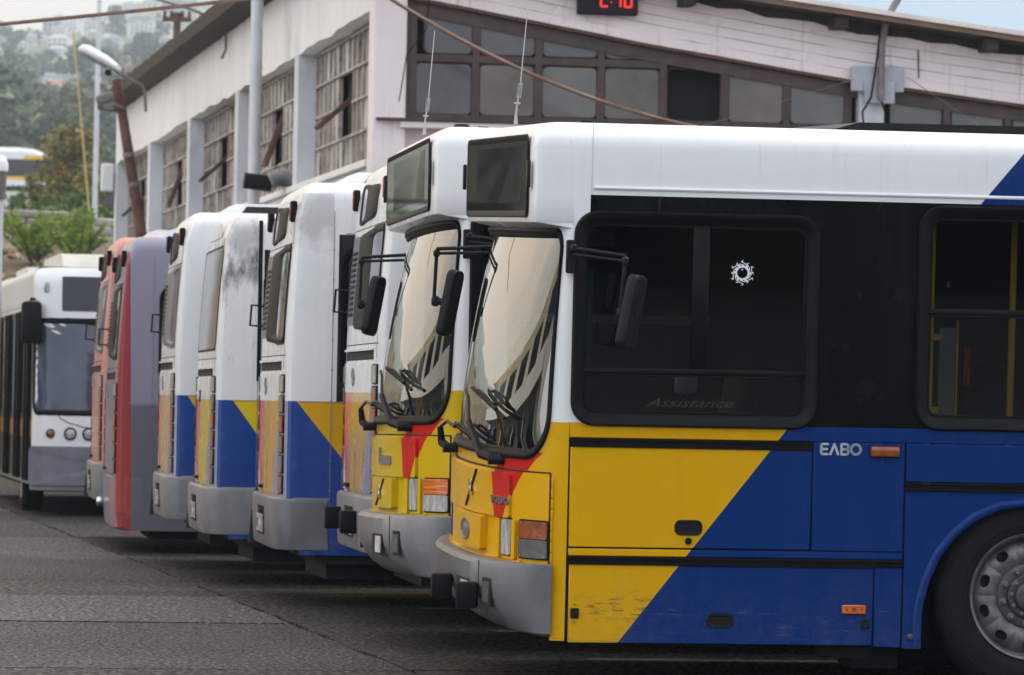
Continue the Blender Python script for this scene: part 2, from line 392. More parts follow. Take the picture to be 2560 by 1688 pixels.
def wheel_meshes():
    if WHEEL: return WHEEL
    w = MB()
    w.lathe([(0.30, 0.0), (0.305, .055), (0.318, .078), (0.345, .094), (0.365, .096), (0.37, .101), (0.415, .104), (0.455, .094), (0.46, .098), (0.485, .082), (0.503, .055), (0.508, .04), (0.508, -.10), (0.49, -.14), (0.45, -.16), (0.36, -.16), (0.30, -.1), (0.30, 0.0)], 64)
    WHEEL['tyre'] = w.mesh('tyre', M['tyre'], 30)
    rim = MB()
    rim.lathe([(0.300, .0), (0.302, .06), (0.318, .086), (0.330, .088), (0.326, .097), (0.316, .094), (0.306, .072), (0.296, .035)], 64)
    # dished disc with ten hand holes, each hole really open
    def pmap(a, r, h=0.0):
        q = (r-.165)/(.296-.165)
        dep = .028+.03*math.sin(max(0, min(1, q))*math.pi)*0.9 - .012*q
        return Vector((r*math.cos(a), -dep-h, r*math.sin(a)))
    for k in range(10):
        a0 = 2*math.pi*k/10; a1 = a0+2*math.pi/10; mid = (a0+a1)/2
        hole_panel(rim, pmap, rr(mid-.135, mid+.135, .226, .274, .13, .0235, 5, 2), rr(a0, a1, .165, .297, 1e-4, 1e-4, 5, 2), 4)
    WHEEL['rim'] = rim.mesh('rim', M['steel'], 50)
    hub = MB(); hub.lathe([(.168, .026), (.168, .034), (.16, .038), (.118, .036), (.116, .05), (.108, .056), (.085, .056), (.083, .062), (.078, .085), (.066, .092), (0.001, .094)], 48)
    hub.lathe([(.30, -.03), (.12, -.05), (0.001, -.05)], 24)
    WHEEL['hub'] = hub.mesh('hub', M['steel2'], 35)
    def nut(r, h, c):
        n = MB(); n.lathe([(r*1.5, 0), (r*1.5, h*.25), (r, h*.3), (r, h), (r*.6, h*1.25), (.0005, h*1.25)], 8); return n.mesh('wheel_nut', c, 20)
    WHEEL['nut'] = nut(.0135, .03, M['steel']); WHEEL['bolt'] = nut(.009, .014, M['steel'])
    return WHEEL
def add_wheel(root, x, y, z, detail=True, counter=0.0):
    w = wheel_meshes(); t = obj_of('wheel', w['tyre'], root, M=TR(x, y, z, 0, counter))
    obj_of('rim', w['rim'], t); obj_of('hub', w['hub'], t)
    if detail:
        for k in range(10):
            a = R(36*k+12); obj_of('wheel_nut', w['nut'], t, (0.143*math.cos(a), -.036, 0.143*math.sin(a)))
            a = R(36*k+30); obj_of('hub_bolt', w['bolt'], t, (0.097*math.cos(a), -.054, 0.097*math.sin(a)))
def arch_panel(mb, xc, x0, x1, z0, z1, rad, zc, f=smap):
    """side panel with an open wheel arch"""
    inner = [(xc-rad*.985, z0), (xc-rad*.985, zc*0.55+z0*.45)]
    A = [(-1.0, .0), (-.985, .12), (-.93, .33), (-.84, .53), (-.7, .71), (-.52, .86), (-.3, .955), (0, .99)]
    pts = [(xc+a*rad, zc+b*rad) for a, b in A]; pts += [(xc-a*rad, zc+b*rad) for a, b in A[-2::-1]]
    inner = [(xc-rad, z0)] + pts + [(xc+rad, z0)]
    outer = []
    n = len(inner)
    for i, (x, z) in enumerate(inner):
        if i < 4: outer.append((x0, [z0, zc, zc+(z1-zc)*.3, zc+(z1-zc)*.7][i]))
        elif i >= n-4: outer.append((x1, [z0, zc, zc+(z1-zc)*.3, zc+(z1-zc)*.7][n-1-i]))
        else: outer.append((x0+(x1-x0)*(i-4)/(n-9), z1))
    mb.strip([[f(*p) for p in inner], [f(*p) for p in outer]])
    return inner
def mirror(root, path, brace, head, hrot, knob, glass_side=1):
    """mirror: mount and arm, with a head carrying the glass"""
    a = MB(); a.tube(path, .011, 8); a.tube(brace, .009, 8)
    p0 = Vector(path[0]); a.box(p0+Vector((0, 0, -.045)), (.05, .03, .17), None, .006)
    for q in (path[1], path[-2]): a.box(q, (.036, .036, .045), None, .01)
    arm = a.build('mirror_arm', M['plastic'], root)
    T = Matrix.Translation(head) @ hrot
    h = MB(); o = rr(-.074, .074, -.19, .19, .042, .042, 5, 3)
    rows = []
    for s_, dy in ((.80, .03), (.93, .026), (1.0, .012), (1.0, -.02), (.97, -.024), (.93, -.026), (.92, -.016)):
        rows.append([T @ Vector((x*s_ if abs(s_-1) < .2 else x*s_, dy, z*(1-(1-s_)*.45))) for x, z in o])
    h.strip(rows, closed=True); h.poly([T @ Vector((x*.80, .03, z*(1-.2*.45))) for x, z in o])
    h.tube([knob, T @ Vector((0, .03, 0))], .02, 8); h.box(knob, (.045, .045, .06), None, .012)
    hd = h.build('mirror_head', M['plastic'], root)
    g = MB(); g.poly([T @ Vector((x*.922, -.018, z*.965)) for x, z in o])
    g.build('mirror_glass', M['dkglass'], hd)
def text_mesh(name, s, m, parent, size, T, extrude=.002, bold=0.0, shear=0.0, sxx=1.0):
    cu = bpy.data.curves.new(name, 'FONT'); cu.body = s; cu.size = size; cu.extrude = extrude; cu.offset = bold; cu.shear = shear
    cu.align_x = 'CENTER'; cu.align_y = 'CENTER'; cu.resolution_u = 3
    o = bpy.data.objects.new(name, cu); COL.objects.link(o)
    dg = bpy.context.evaluated_depsgraph_get(); dg.update()
    me = bpy.data.meshes.new_from_object(o.evaluated_get(dg)); bpy.data.objects.remove(o); bpy.data.curves.remove(cu)
    me.transform(T @ Matrix.Diagonal((sxx, 1, 1, 1))); me.materials.clear(); me.materials.append(m)
    q = bpy.data.objects.new(name, me); link(q, parent); return q
SIDE_T = lambda x, z, h: Matrix.Translation((x, -HB-h, z)) @ Matrix.Rotation(R(90), 4, 'X')   # text facing -y

def front_bus(label, Mw, yel, hero, wheel_z, counter):
    root = thing('bus', label, 'bus', Mw, 'city buses parked side by side in the row')
    liv = livery_front('front_bus_paint' , yel, hero)
    E_ = 0.43
    def cf(z):
        if z <= 1.22: return 0.075
        return 0.068 + 0.20*(min(1.2, z-1.22)/1.2)**1.7
    f = surf(cf, E_)
    body = MB()
    hole = (-.835, .835, 1.298, 2.43, .10, .09); hk = dict(rb=(.19, .22))
    hole_panel(body, f, rr(*hole, n=8, m=14, **hk), rr(-1, 1, .60, 2.46, 1e-4, 1e-4, 8, 14), 8)
    for s_ in (-1, 1): body.strip([[f(s_*(.885+.115*k/8), z) for k in range(9)] for z in (.355, .48, .602)])
    # destination box over the windscreen
    N = 44; us = [-1+2*k/N for k in range(N+1)]
    def row_f(z): return [f(-1, z)]+[f(u, z) for u in us]+[f(1, z)]
    def row_b(z, ins, c=.205, a=7, d=.075):
        sc = (HB-ins)/HB; o = []
        for u in us:
            th = u*math.pi/2
            o.append(Vector((c+ins+d*(1-max(math.cos(th), 0)**(2/a)), sc*HB*math.copysign(abs(math.sin(th))**(2/a), u), z)))
        return [Vector((E_, -HB+ins, z))]+o+[Vector((E_, HB-ins, z))]
    rows = [row_f(2.46), row_b(2.485, .006), row_b(2.497, .0)]
    rows += [row_b(z, 0) for z in (2.62, 2.75, 2.87)]
    rows += [row_b(2.87+.13*math.sin(R(15*k)), .13*(1-math.cos(R(15*k)))) for k in range(1, 7)]
    body.strip(rows); body.poly(rows[-1])
    prof = roof_profile()
    xs = [E_, 1.5, 4, 8, 11.75]
    body.strip([[Vector((x, y, z)) for y, z in prof] for x in xs])
    body.poly([(11.75, y, z) for y, z in prof]+[(11.75, -HB, .36)])
    # window band
    wins = [(.47, 1.675, 1.492, 2.515), (2.265, 3.85, 1.50, 2.585), (4.25, 5.85, 1.50, 2.585), (6.25, 7.85, 1.5, 2.585), (8.25, 9.85, 1.5, 2.585)]
    tl = [E_, 1.95, 4.05, 6.05, 8.05, 10.05]
    for i, w in enumerate(wins):
        hole_panel(body, smap, rr(*w, .085, .085, 5, 3), rr(tl[i], tl[i+1], 1.47, 2.63, 1e-4, 1e-4, 5, 3), 2)
    body.b2((10.05, -HB, 1.47), (11.75, -HB+.02, 2.63))
    body.build('body', liv, root, 35)
    # ---- lower side: separate panels with open joints over a dark backing
    def panel(name, x0, x1, z0, z1, h=.0, m=None):
        return side_box(x0, x1, z0, z1, -.02, h, .004).build(name, m or liv, root)
    panel('waist_panel', E_+.002, 12-.25, 1.394, 1.469)
    hatch = panel('hatch', .440, 1.695, .836, 1.346, .003)
    panel('sill_panel', .440, 2.183, .791, .828)
    panel('side_panel', 1.703, 2.183, .832, 1.392)
    flap = panel('lower_flap', .447, 2.033, .347, .746, .004)
    panel('side_panel', 2.041, 2.184, .340, .750, .002)
    panel('wheel_arch_panel', 2.192, 11.7, 1.194, 1.392)
    ap = MB(); inner = arch_panel(ap, 2.875, 2.192, 3.56, .335, 1.146, .592, .50)
    ap.build('wheel_arch_panel', liv, root)
    lip = MB(); lip.strip([[smap(x+(x-2.875)*k, z+(z-.5)*k*(1 if z > .5 else 0), h) for x, z in inner] for k, h in ((-.03, -.10), (-.012, .008), (.018, .016), (.05, .012), (.062, .0))])
    lip.build('wheel_arch_lip', liv, root, 60)
    ap2 = MB(); arch_panel(ap2, 8.8, 8.1, 9.5, .335, 1.146, .592, .50); ap2.build('wheel_arch_panel', liv, root)
    panel('side_panel', 3.57, 8.09, .335, 1.146); panel('side_panel', 9.51, 11.7, .335, 1.146)
    bk = MB()
    for x0, x1 in ((E_-.01, 2.24), (3.5, 8.2), (9.4, 11.7)): bk.b2((x0, -HB+.03, .37), (x1, -HB+.05, 1.46))
    bk.b2((.5, -1.2, .40), (2.25, 1.2, .43)); bk.b2((3.5, -1.2, .40), (8.2, 1.2, .43)); bk.b2((9.4, -1.2, .40), (11.7, 1.2, .43))
    for xc in (2.875, 8.8):
        bk.b2((xc-.63, -.8, .3), (xc+.63, -.78, 1.2)); bk.b2((xc-.63, -1.2, 1.13), (xc+.63, 1.2, 1.15))
        bk.b2((xc-.64, -1.21, .4), (xc-.62, -.8, 1.15)); bk.b2((xc+.62, -1.21, .4), (xc+.64, -.8, 1.15))
    bk.b2((1.80, -1.1, .27), (2.05, -.95, .40)); bk.b2((2.0, -.9, .2), (2.25, -.6, .42)); bk.b2((.9, -1.0, .31), (1.4, 1.0, .42))
    bk.build('underbody', M['under'], root)
    for (x0, x1, z0, z1) in ((.440, 1.692, 1.349, 1.391), (.436, 2.035, .748, .788), (2.041, 2.188, .757, .789), (2.190, 11.7, 1.149, 1.191)):
        t = MB()
        for a, b, h in ((z0, z0+.012, .014), (z0+.013, z1-.013, .010), (z1-.012, z1, .016)): t.b2((x0, -HB-h, a), (x1, -HB-.003, b), .002)
        t.build('trim_strip', M['trim'], root)
    mo = MB(); mo.tube([(.528, -HB-.001, 2.668), (11.7, -HB-.001, 2.672)], .010, 8); mo.build('roof_moulding', M['white'], root)
    sm = MB(); sm.box((.517, -HB-.0005, 2.815), (.004, .003, .36)); sm.build('panel_joint', M['offwhite'], root)
    def pull(x0, x1, z0, z1, par):
        o_ = MB(); w = (x0, x1, z0, z1)
        seal(o_, smap, (x0+.018, x1-.018, z0+.018, z1-.018, .012, .012), [(-.004, -.016), (0, .004), (.004, .010), (.016, .011), (.019, .004)], n=4, m=2)
        o_.poly([smap(x, z, .0052) for x, z in rr(x0+.016, x1-.016, z0+.016, z1-.016, .01, .01, 3, 2)])
        o_.b2((x0+.022, -HB-.010, z1-.032), (x1-.022, -HB-.004, z1-.020))
        o_.build('handle', M['plastic'], par)
    pull(.988, 1.131, .903, .981, hatch); pull(1.166, 1.306, .431, .506, flap)
    lk = MB(); lk.lathe([(.018, .003), (.018, .009), (.011, .010), (.010, .004), (.001, .004)], 16, Matrix.Translation((1.06, -HB-.002, .874))); lk.build('lock', M['plastic'], hatch)
    c_ = MB(); c_.box((.479, -HB-.010, .498), (.043, .014, .052), None, .004); c_.build('catch', M['plastic'], flap)
    for z in (.545, .453):
        s_ = MB(); s_.lathe([(.006, .002), (.006, .008), (.0005, .009)], 8, Matrix.Translation((.479, -HB-.003, z))); s_.build('screw', M['badge'], flap)
    c_ = MB(); c_.box((1.995, -HB-.008, .461), (.042, .012, .050), None, .004); c_.build('catch', M['plastic'], flap)
    # side marker lamps
    l = MB(); l.box((2.075, -HB-.014, 1.349), (.150, .034, .054), None, .010, 2); lm = l.build('side_lamp', M['amberdk'], root)
    l = MB(); l.box((2.075, -HB-.004, 1.349), (.158, .010, .062), None, .004); l.build('lamp_base', M['plastic'], lm)
    l = MB(); l.box((1.932, -HB-.013, .534), (.124, .020, .046), None, .005); lm = l.build('side_lamp', M['amber'], root)
    for dx, r_ in ((-.04, .006), (0, .012), (.04, .006)):
        q = MB(); q.lathe([(r_, .0), (r_, .0045), (r_*.5, .004), (.0005, .004)], 10, Matrix.Translation((1.932+dx, -HB-.020, .534))); q.build('lamp_screw', M['amberdk'], lm)
    q = MB(); q.lathe([(.017, .0), (.017, .006), (.010, .012), (.0005, .012)], 12, Matrix.Translation((2.235, -HB-.001, .395))); q.build('bolt', M['steel2'], root)
    # builder's lettering in four rounded capitals
    def stroke(par, pts):
        h_ = MB()
        for a, b in zip(pts, pts[1:]):
            a, b = Vector((a[0], 0, a[1])), Vector((b[0], 0, b[1])); d = (b-a).normalized(); nn = Vector((-d.z, 0, d.x))*.0062
            n0 = math.atan2(nn.z, nn.x); P = []
            for k in range(5): an = n0+math.pi*k/4; P.append(a+Vector((math.cos(an), 0, math.sin(an)))*.0062)
            for k in range(5): an = n0+math.pi+math.pi*k/4; P.append(b+Vector((math.cos(an), 0, math.sin(an)))*.0062)
            h_.prism([p+Vector((0, -HB-.0035, 0)) for p in P], (0, .0035, 0))
        return h_.build('letter', M['letter'], par, 0)
    x, z, h_ = 1.742, 1.331, .052
    def arc(cx, cz, r_, a0, a1, n=9, ry=None): return [(cx+r_*math.cos(R(a0+(a1-a0)*k/n)), cz+(ry or r_)*math.sin(R(a0+(a1-a0)*k/n))) for k in range(n+1)]
    if hero:
        first = MB(); nm = bpy.data.objects.new('lettering', None); link(nm, root)
        E1 = [(x+.034, z+h_), (x+.006, z+h_), (x, z+h_-.008), (x, z+.008), (x+.006, z), (x+.034, z)]
        stroke(nm, E1); stroke(nm, [(x, z+h_/2), (x+.030, z+h_/2)])
        stroke(nm, [(x+.049, z), (x+.069, z+h_), (x+.089, z)])
        b_ = x+.106; stroke(nm, [(b_, z)]+[(b_, z+h_)]+arc(b_+.022, z+h_*.75, .014, 90, -90, 6)+arc(b_+.024, z+h_*.25, .014, 90, -90, 6)+[(b_, z)])
        stroke(nm, [(b_, z+h_/2), (b_+.022, z+h_/2)])
        stroke(nm, arc(x+.182, z+h_/2, .025, 0, 360, 18, h_/2))
    # ---- windows
    for i, w in enumerate(wins):
        rect = (*w, .085, .085)
        g = MB(); patch(g, smap, grow(*rect, .0, n=5, m=3), -.025, 3)
        gl = g.build('side_window', M['sideglass'], root)
        s_ = MB(); seal(s_, smap, rect, SEAL, n=6, m=6); s_.build('window_seal', M['rubber'], gl, 60)
        fr = MB(); seal(fr, smap, (w[0]+.03, w[1]-.03, w[2]+.03, w[3]-.03, .06, .06), [(-.012, -.026), (-.010, -.010), (.010, -.010), (.014, -.022)], n=5, m=3)
        zb = 1.735 if i == 0 else 2.072
        fr.b2((w[0]+.02, -HB+.005, zb-.018), (w[1]-.02, -HB+.03, zb+.018), .003)
        fr.b2((w[0]+.02, -HB-.002, zb-.024), (w[1]-.02, -HB+.02, zb-.016), .002)
        if i == 0: fr.b2((1.052, -HB+.008, zb), (1.138, -HB+.034, w[3]-.03), .003)
        fr.build('window_frame', M['trim'], gl, 60)
        if i == 0 and hero:
            st = MB(); cx, cz = 1.312, 2.251
            ring = [[smap(cx+r_*math.cos(2*math.pi*k/40), cz+r_*math.sin(2*math.pi*k/40), hh) for k in range(40)] for r_, hh in ((.0275, -.0225), (.0275, -.0215), (.037, -.0215), (.037, -.0225))]
            st.strip(ring, closed=True)
            for k in range(12):
                a0 = R(30*k); L = .068 if k % 2 == 0 else .061
                mid = []; wd = []
                for j in range(9):
                    t = j/8; rr_ = .034+(L-.034)*t; an = a0+.55*t-.22*math.sin(t*7); mid.append((rr_, an)); wd.append(.0078*(1-t)**.7+.0003)
                lft = [smap(cx+r_*math.cos(an+w_/r_), cz+r_*math.sin(an+w_/r_), -.0215) for (r_, an), w_ in zip(mid, wd)]
                rgt = [smap(cx+r_*math.cos(an-w_/r_), cz+r_*math.sin(an-w_/r_), -.0215) for (r_, an), w_ in zip(mid, wd)]
                st.strip([lft, rgt])
            dot = [smap(cx-.001+.004*math.cos(R(30*k)), cz+.017+.004*math.sin(R(30*k)), -.0215) for k in range(12)]; st.poly(dot)
            st.build('sun_sticker', M['sticker'], gl, 0)
            text_mesh('script_lettering', 'Assistance', M['script'], gl, .062, SIDE_T(1.05, 1.578, -.0225), .0006, -.0004, .5, 1.72)
        if i == 1:
            for x0, x1, z0, z1, mm in ((2.385, 2.40, 2.20, 2.23, 'plastic'),):
                l = MB(); l.b2((x0, -HB+.0, z0), (x1, -HB+.02, z1), .003); l.build('window_latch', M[mm], gl)
    # ---- windscreen
    g = MB(); patch(g, f, rr(*hole, n=8, m=10, **hk), -.012, 10, c=(0, 1.85)); ws = g.build('windscreen', M['wsglass'], root, 80)
    s_ = MB(); seal(s_, f, hole, WSEAL, .78, n=10, m=16, **hk)
    s_.build('windscreen_seal', M['rubber'], ws, 60)
    # ---- destination display
    fb = surf(lambda z: .205, .28, 7.0)
    dh = (-.86, .86, 2.525, 2.925, .03, .03)
    def fbx(u, z, h=0.0):
        y = u*1.17; return Vector((.2035-h, y, z))
    dr = (-.96, .93, 2.525, 2.92, .03, .03)
    s_ = MB(); seal(s_, fbx, dr, [(-.02, .0), (-.016, .006), (.012, .007), (.016, .0)], 1.0, n=4, m=6); dsp = s_.build('destination_display', M['rubber'], root, 60)
    g = MB(); g.poly([fbx(a, b, .0055) for a, b in grow(*dr, -.004, n=4, m=6)]); g.build('display_glass', M['dispglass2' if hero else 'dispglass'], dsp, 0)
    g = MB(); g.poly([fbx(a, b, .0012) for a, b in grow(*dr, .0, n=4, m=6)]); g.build('display_surround', M['screen2'], dsp, 0)
    g = MB(); g.b2((.198, -.93, 2.585), (.2005, .72, 2.875)); g.build('display_screen', M['screen'], dsp)
    for u in (-1.02, 1.02):
        c_ = MB(); c_.b2((.188, u*1.17-.02, 2.66), (.206, u*1.17+.02, 2.80), .004); c_.build('display_catch', M['plastic'], dsp)
    # ---- front flap, lamps and badges
    pg = MB(); pg.tube([f(-.868+1.736*k/40, 1.2085, .006) for k in range(41)], .0045, 5); pg.tube([f(-.8685, .70+.51*k/8, .006) for k in range(9)], .0035, 5); pg.build('flap_joint', M['under'], root)
    fl = MB(); rect_patch(fl, f, -.865, .865, .698, 1.204, .014, .02, .012, .013, 6, 4, 20); fl = fl.build('front_flap', liv, root)
    ub = MB(); rect_patch(ub, f, u_of(-.985), u_of(.86), .962, 1.190, .030, .02, .014, .022, 4, 3, 16); ub.build('flap_moulding', liv, fl)
    lp = MB(); rect_patch(lp, f, u_of(-1.1), u_of(1.1), .703, .752, .034, .02, .012, .024, 3, 3, 16); lp.build('flap_moulding', liv, fl)
    for y0, y1 in ((-1.045, -1.015), (-.88, -.82), (.82, .88), (1.015, 1.045)):
        rb_ = MB(); rect_patch(rb_, f, u_of(y0), u_of(y1), .755, .958, .030, .006, .006, .02, 2, 2, 4); rb_.build('flap_moulding', liv, fl)
    cp = MB(); rect_patch(cp, f, u_of(-.66), u_of(.0), .776, .956, .052, .012, .012, .04, 3, 3, 8); cp = cp.build('badge_plate', liv, root)
    for sgn in (-1, 1):
        ys = sorted((u_of(sgn*1.075), u_of(sgn*1.224)))
        lb = MB(); rect_patch(lb, f, ys[0]-.008, ys[1]+.008, .762, .965, .020, .014, .012, .012, 2, 3, 4); lb = lb.build('turn_lamp', M['plastic'], root)
        q = MB(); rect_patch(q, f, ys[0], ys[1], .868, .957, .030, .012, .01, .012, 2, 3, 4); q.build('lens', M['amber'] if not hero else M['amberdk'], lb)
        q = MB(); rect_patch(q, f, ys[0], ys[1], .770, .864, .030, .012, .01, .012, 2, 3, 4); q.build('lens', M['clear'] if not hero else M['cleardk'], lb)
        for yy in ys:
            for zz in (.948, .779):
                q = MB(); uu = yy+(.018 if yy == ys[0] else -.018); q.box(f(uu, zz, .030), (.008, .008, .008), None, .002); q.build('lamp_screw', M['badge'], lb)
        ys = sorted((u_of(sgn*.895), u_of(sgn*1.0)))
        hb_ = MB(); rect_patch(hb_, f, ys[0]-.008, ys[1]+.008, .766, .962, .0175, .01, .012, .004, 2, 3, 4); hb_ = hb_.build('headlamp', M['plastic'], root)
        q = MB(); rect_patch(q, f, ys[0], ys[1], .772, .955, .024, .012, .02, .006, 3, 3, 4); q.build('lens', M['clear'], hb_)
    # badges
    T = Matrix.Translation(f(u_of(-.71), 1.045, .033)) ; n1 = f(u_of(-.71), 1.045, .05)-f(u_of(-.71), 1.045, 0); n1.normalize()
    rotm = Matrix.Rotation(math.atan2(n1.y, n1.x), 4, 'Z') @ Matrix.Rotation(R(90), 4, 'Z') @ Matrix.Rotation(R(90), 4, 'X')
    def on(u, z, h):
        n_ = (f(u, z, .05)-f(u, z, 0)).normalized()
        return Matrix.Translation(f(u, z, h)) @ Matrix.Rotation(math.atan2(n_.y, n_.x)+R(90), 4, 'Z') @ Matrix.Rotation(R(90), 4, 'X')
    if hero: text_mesh('lettering', 'VOLVO', M['badge'], fl, .056, on(u_of(-.885), 1.047, .031), .005, .0012, 0, 1.25)
    def slash(y0, z0, y1, z1, h):
        a, b = f(u_of(y0), z0, h), f(u_of(y1), z1, h); q = MB(); q.tube([a, b], .006, 6); m_ = (a+b)/2; d = (b-a).normalized()
        bl = q.build('badge', M['plastic'], fl); q = MB(); q.box(m_+Vector((-.004, 0, 0)), (.012, .10, .032), Matrix.Rotation(R(40), 4, 'X')); q.tube([a+d*.10+Vector((-.004, 0, 0)), b-d*.10+Vector((-.004, 0, 0))], .005, 6)
        q.build('badge_emblem', M['chrome'], fl)
    if hero:
        slash(-.50, 1.185, -.26, .985, .036)
        q = MB(); c0 = on(u_of(-.35), .866, .053)
        def ell(s_, hh): return [c0 @ Vector((.10*s_*math.cos(2*math.pi*k/28), .058*s_*math.sin(2*math.pi*k/28), hh)) for k in range(28)]
        q.strip([ell(1, 0), ell(1, .006), ell(.86, .006), ell(.82, .003), ell(.5, .003), ell(.46, .006), ell(.3, .006)], closed=True); q.poly(ell(.3, .006)); q.build('badge', M['badge'], cp)
    else:
        slash(-.46, .945, -.22, .79, .056)
        q = MB(); rect_patch(q, f, u_of(-.55), u_of(-.2), 1.03, 1.085, .038, .01, .01, .008, 2, 3, 4); q.tube([f(u_of(-.22), 1.05, .036), f(u_of(-.22), 1.13, .036)], .008, 6); q.build('badge', M['badge'], fl)
    hs = MB()
    for k in range(9): hs.box(f(-.885, .72+.055*k, .006), (.012, .012, .05), None, .003)
    hs.build('flap_hinge', liv, fl)
    # ---- bumper
    def brow(z, ins, yi):
        o = []
        for k in range(41):
            th = (-1+k/20)*math.pi/2; sy = (HB+.012-yi)
            o.append(Vector((-.022+ins+(.377-ins)*(1-max(math.cos(th), 0)**(2/2.5)), sy*math.copysign(abs(math.sin(th))**(2/2.5), th), z)))
        return o
    b_ = MB(); b_.strip([brow(.742, .14, .04), brow(.746, .05, .012), brow(.738, .015, .002), brow(.715, 0, 0), brow(.62, 0, 0), brow(.56, .012, 0), brow(.50, .045, .0), brow(.44, .10, .002), brow(.39, .17, .004), brow(.375, .26, .02)])
    bmp = b_.build('bumper', M['grey'] if hero else M['grey2'], root, 30)
    fbm = surf(lambda z: -.022, .355, 2.5, HB+.012)
    for y0, y1, z0, z1, mm in ((-.68, -.40, .50, .625, 'under'), (-.99, -.89, .505, .65, 'under'), (.89, .99, .505, .65, 'under')):
        q = MB(); rect_patch(q, fbm, u_of(y0, 2.5), u_of(y1, 2.5), z0, z1, .003, .006, .006, .003, 2, 2, 6); q.build('bumper_recess', M[mm], bmp)
    q = MB(); rect_patch(q, fbm, u_of(-.66, 2.5), u_of(-.52, 2.5), .515, .612, .007, .004, .004, .004, 2, 2, 6); q.build('number_plate', M['plate'], bmp)
    for s_ in (-1, 1):
        q = MB(); rect_patch(q, fbm, *sorted((u_of(s_*.905, 2.5), u_of(s_*.975, 2.5))), .525, .63, .007, .004, .004, .004, 2, 2, 3); q.build('fog_lamp', M['cleardk'], bmp)
    jn = MB(); jn.tube([fbm(u_of(-.83, 2.5), z, .001) for z in (.735, .66, .57, .5)], .0025, 6); jn.build('bumper_joint', M['under'], bmp)
    if hero:
        for y in (-.80, -.22):
            q = MB(); p = fbm(u_of(y, 2.5), .55, .05); q.box(p, (.11, .10, .135), Matrix.Rotation(R(-14 if y < -.5 else -5), 4, 'Z'), .012, 2); q.build('rubber_block', M['rubber'], bmp)
    # ---- wipers
    def wiper(pts, blade, wd):
        q = MB(); P = [f(u_of(y), z, h) for y, z, h in pts]
        q.tube([P[0]+Vector((.05, 0, 0)), P[0]-Vector((.03, 0, 0))], .028, 10); q.tube([P[0], P[1]], [.022, .024], 8)
        q.tube(P[1:3], [.024, .018], 6); q.tube(P[2:], .009, 6); q.tube([p+Vector((0, .025, .0)) for p in P[2:]], .007, 6)
        wv = q.build('wiper', M['plastic'], root)
        q = MB(); A, B = [f(u_of(y), z, h) for y, z, h in blade]
        q.tube([A, B], .010, 6); up_ = Vector((-.02, 0, .022)); q.tube([A.lerp(B, .15)+up_, A.lerp(B, .85)+up_], .011, 6)
        q.tube([A.lerp(B, .05), A.lerp(B, .2)+up_], .007, 6); q.tube([A.lerp(B, .95), A.lerp(B, .8)+up_], .007, 6)
        up2 = Vector((-.03, 0, .045)); q.tube([A.lerp(B, .2)+up_, A.lerp(B, .4)+up2, A.lerp(B, .6)+up2, A.lerp(B, .8)+up_], .009, 6)
        q.build('wiper_blade', M['rubber'], wv)
    wiper([(-.84, 1.255, .045), (-.74, 1.275, .08), (-.52, 1.43, .09), (-.36, 1.545, .07), (-.22, 1.58, .06)], [(-.26, 1.60, .035), (-.92, 1.47, .035)], 1)
    wiper([(.36, 1.255, .05), (.42, 1.28, .085), (.40, 1.36, .10), (.22, 1.40, .08), (.02, 1.38, .06)], [(.20, 1.385, .035), (-.58, 1.32, .035)], 1)
    # ---- mirrors
    mirror(root, [(.412, -1.285, 2.36), (.415, -1.36, 2.358), (.655, -1.50, 2.325), (.655, -1.50, 2.30), (.637, -1.50, 2.03)],
           [(.415, -1.36, 2.325), (.655, -1.50, 2.30)], (.69, -1.515, 2.045), Matrix.Rotation(R(10), 4, 'Y') @ Matrix.Rotation(R(-126), 4, 'Z'), (.640, -1.505, 2.035))
    mirror(root, [(.40, 1.28, 2.35), (.39, 1.34, 2.345), (.085, 1.47, 2.325), (.085, 1.47, 2.30), (.075, 1.47, 2.02)],
           [(.39, 1.34, 2.312), (.085, 1.47, 2.30)], (.165, 1.45, 2.02), Matrix.Rotation(R(10), 4, 'Y') @ Matrix.Rotation(R(60), 4, 'Z'), (.085, 1.475, 2.03))
    # ---- roof things
    x, y = ((.25, -.35) if hero else (.26, -.35))
    an = MB(); an.tube([(x, y, 3.0), (x, y, 3.05), (x+.004, y, 3.10)], [.012, .006, .005], 6); an.lathe([(.001, 0), (.017, -.002), (.017, -.010), (.001, -.012)], 12, Matrix.Translation((x+.005, y, 3.105)) @ Matrix.Rotation(R(90), 4, 'X'))
    an.tube([(x+.005, y, 3.10), (x+.01, y, 3.14)], .004, 6); an.tube([(x+.02, y, 3.215), (x+.05, y, 3.62)], [.0032, .0022], 6)
    an = an.build('antenna', M['steelwire'], root)
    sp = MB(); sp.tube([(x+.011+.009*t/60+.011*math.cos(t*1.0472), y+.011*math.sin(t*1.0472), 3.14+.075*t/60) for t in range(61)], .0026, 5); sp.build('spring', M['steelwire'], an)
    if hero:
        h_ = MB(); o = [(1.83, 3.0), (1.95, 3.035), (4.6, 3.04), (4.6, 3.0)]; h_.prism([(x, -1.02, z+.008) for x, z in o], (0, 1.9, 0)); h_.build('roof_hatch', M['plastic'], root)
    else:
        h_ = MB(); h_.lathe([(.052, 0), (.044, -.022), (.034, -.026), (.001, -.027)], 20, Matrix.Translation((.42, -.85, 3.008)) @ Matrix.Rotation(R(90), 4, 'X')); h_.build('roof_vent', M['plastic'], root)
    h_ = MB(); h_.b2((.50, -1.0, 3.004), (.56, -.6, 3.014), .003); h_.build('roof_joint_cover', M['rubber'], root)
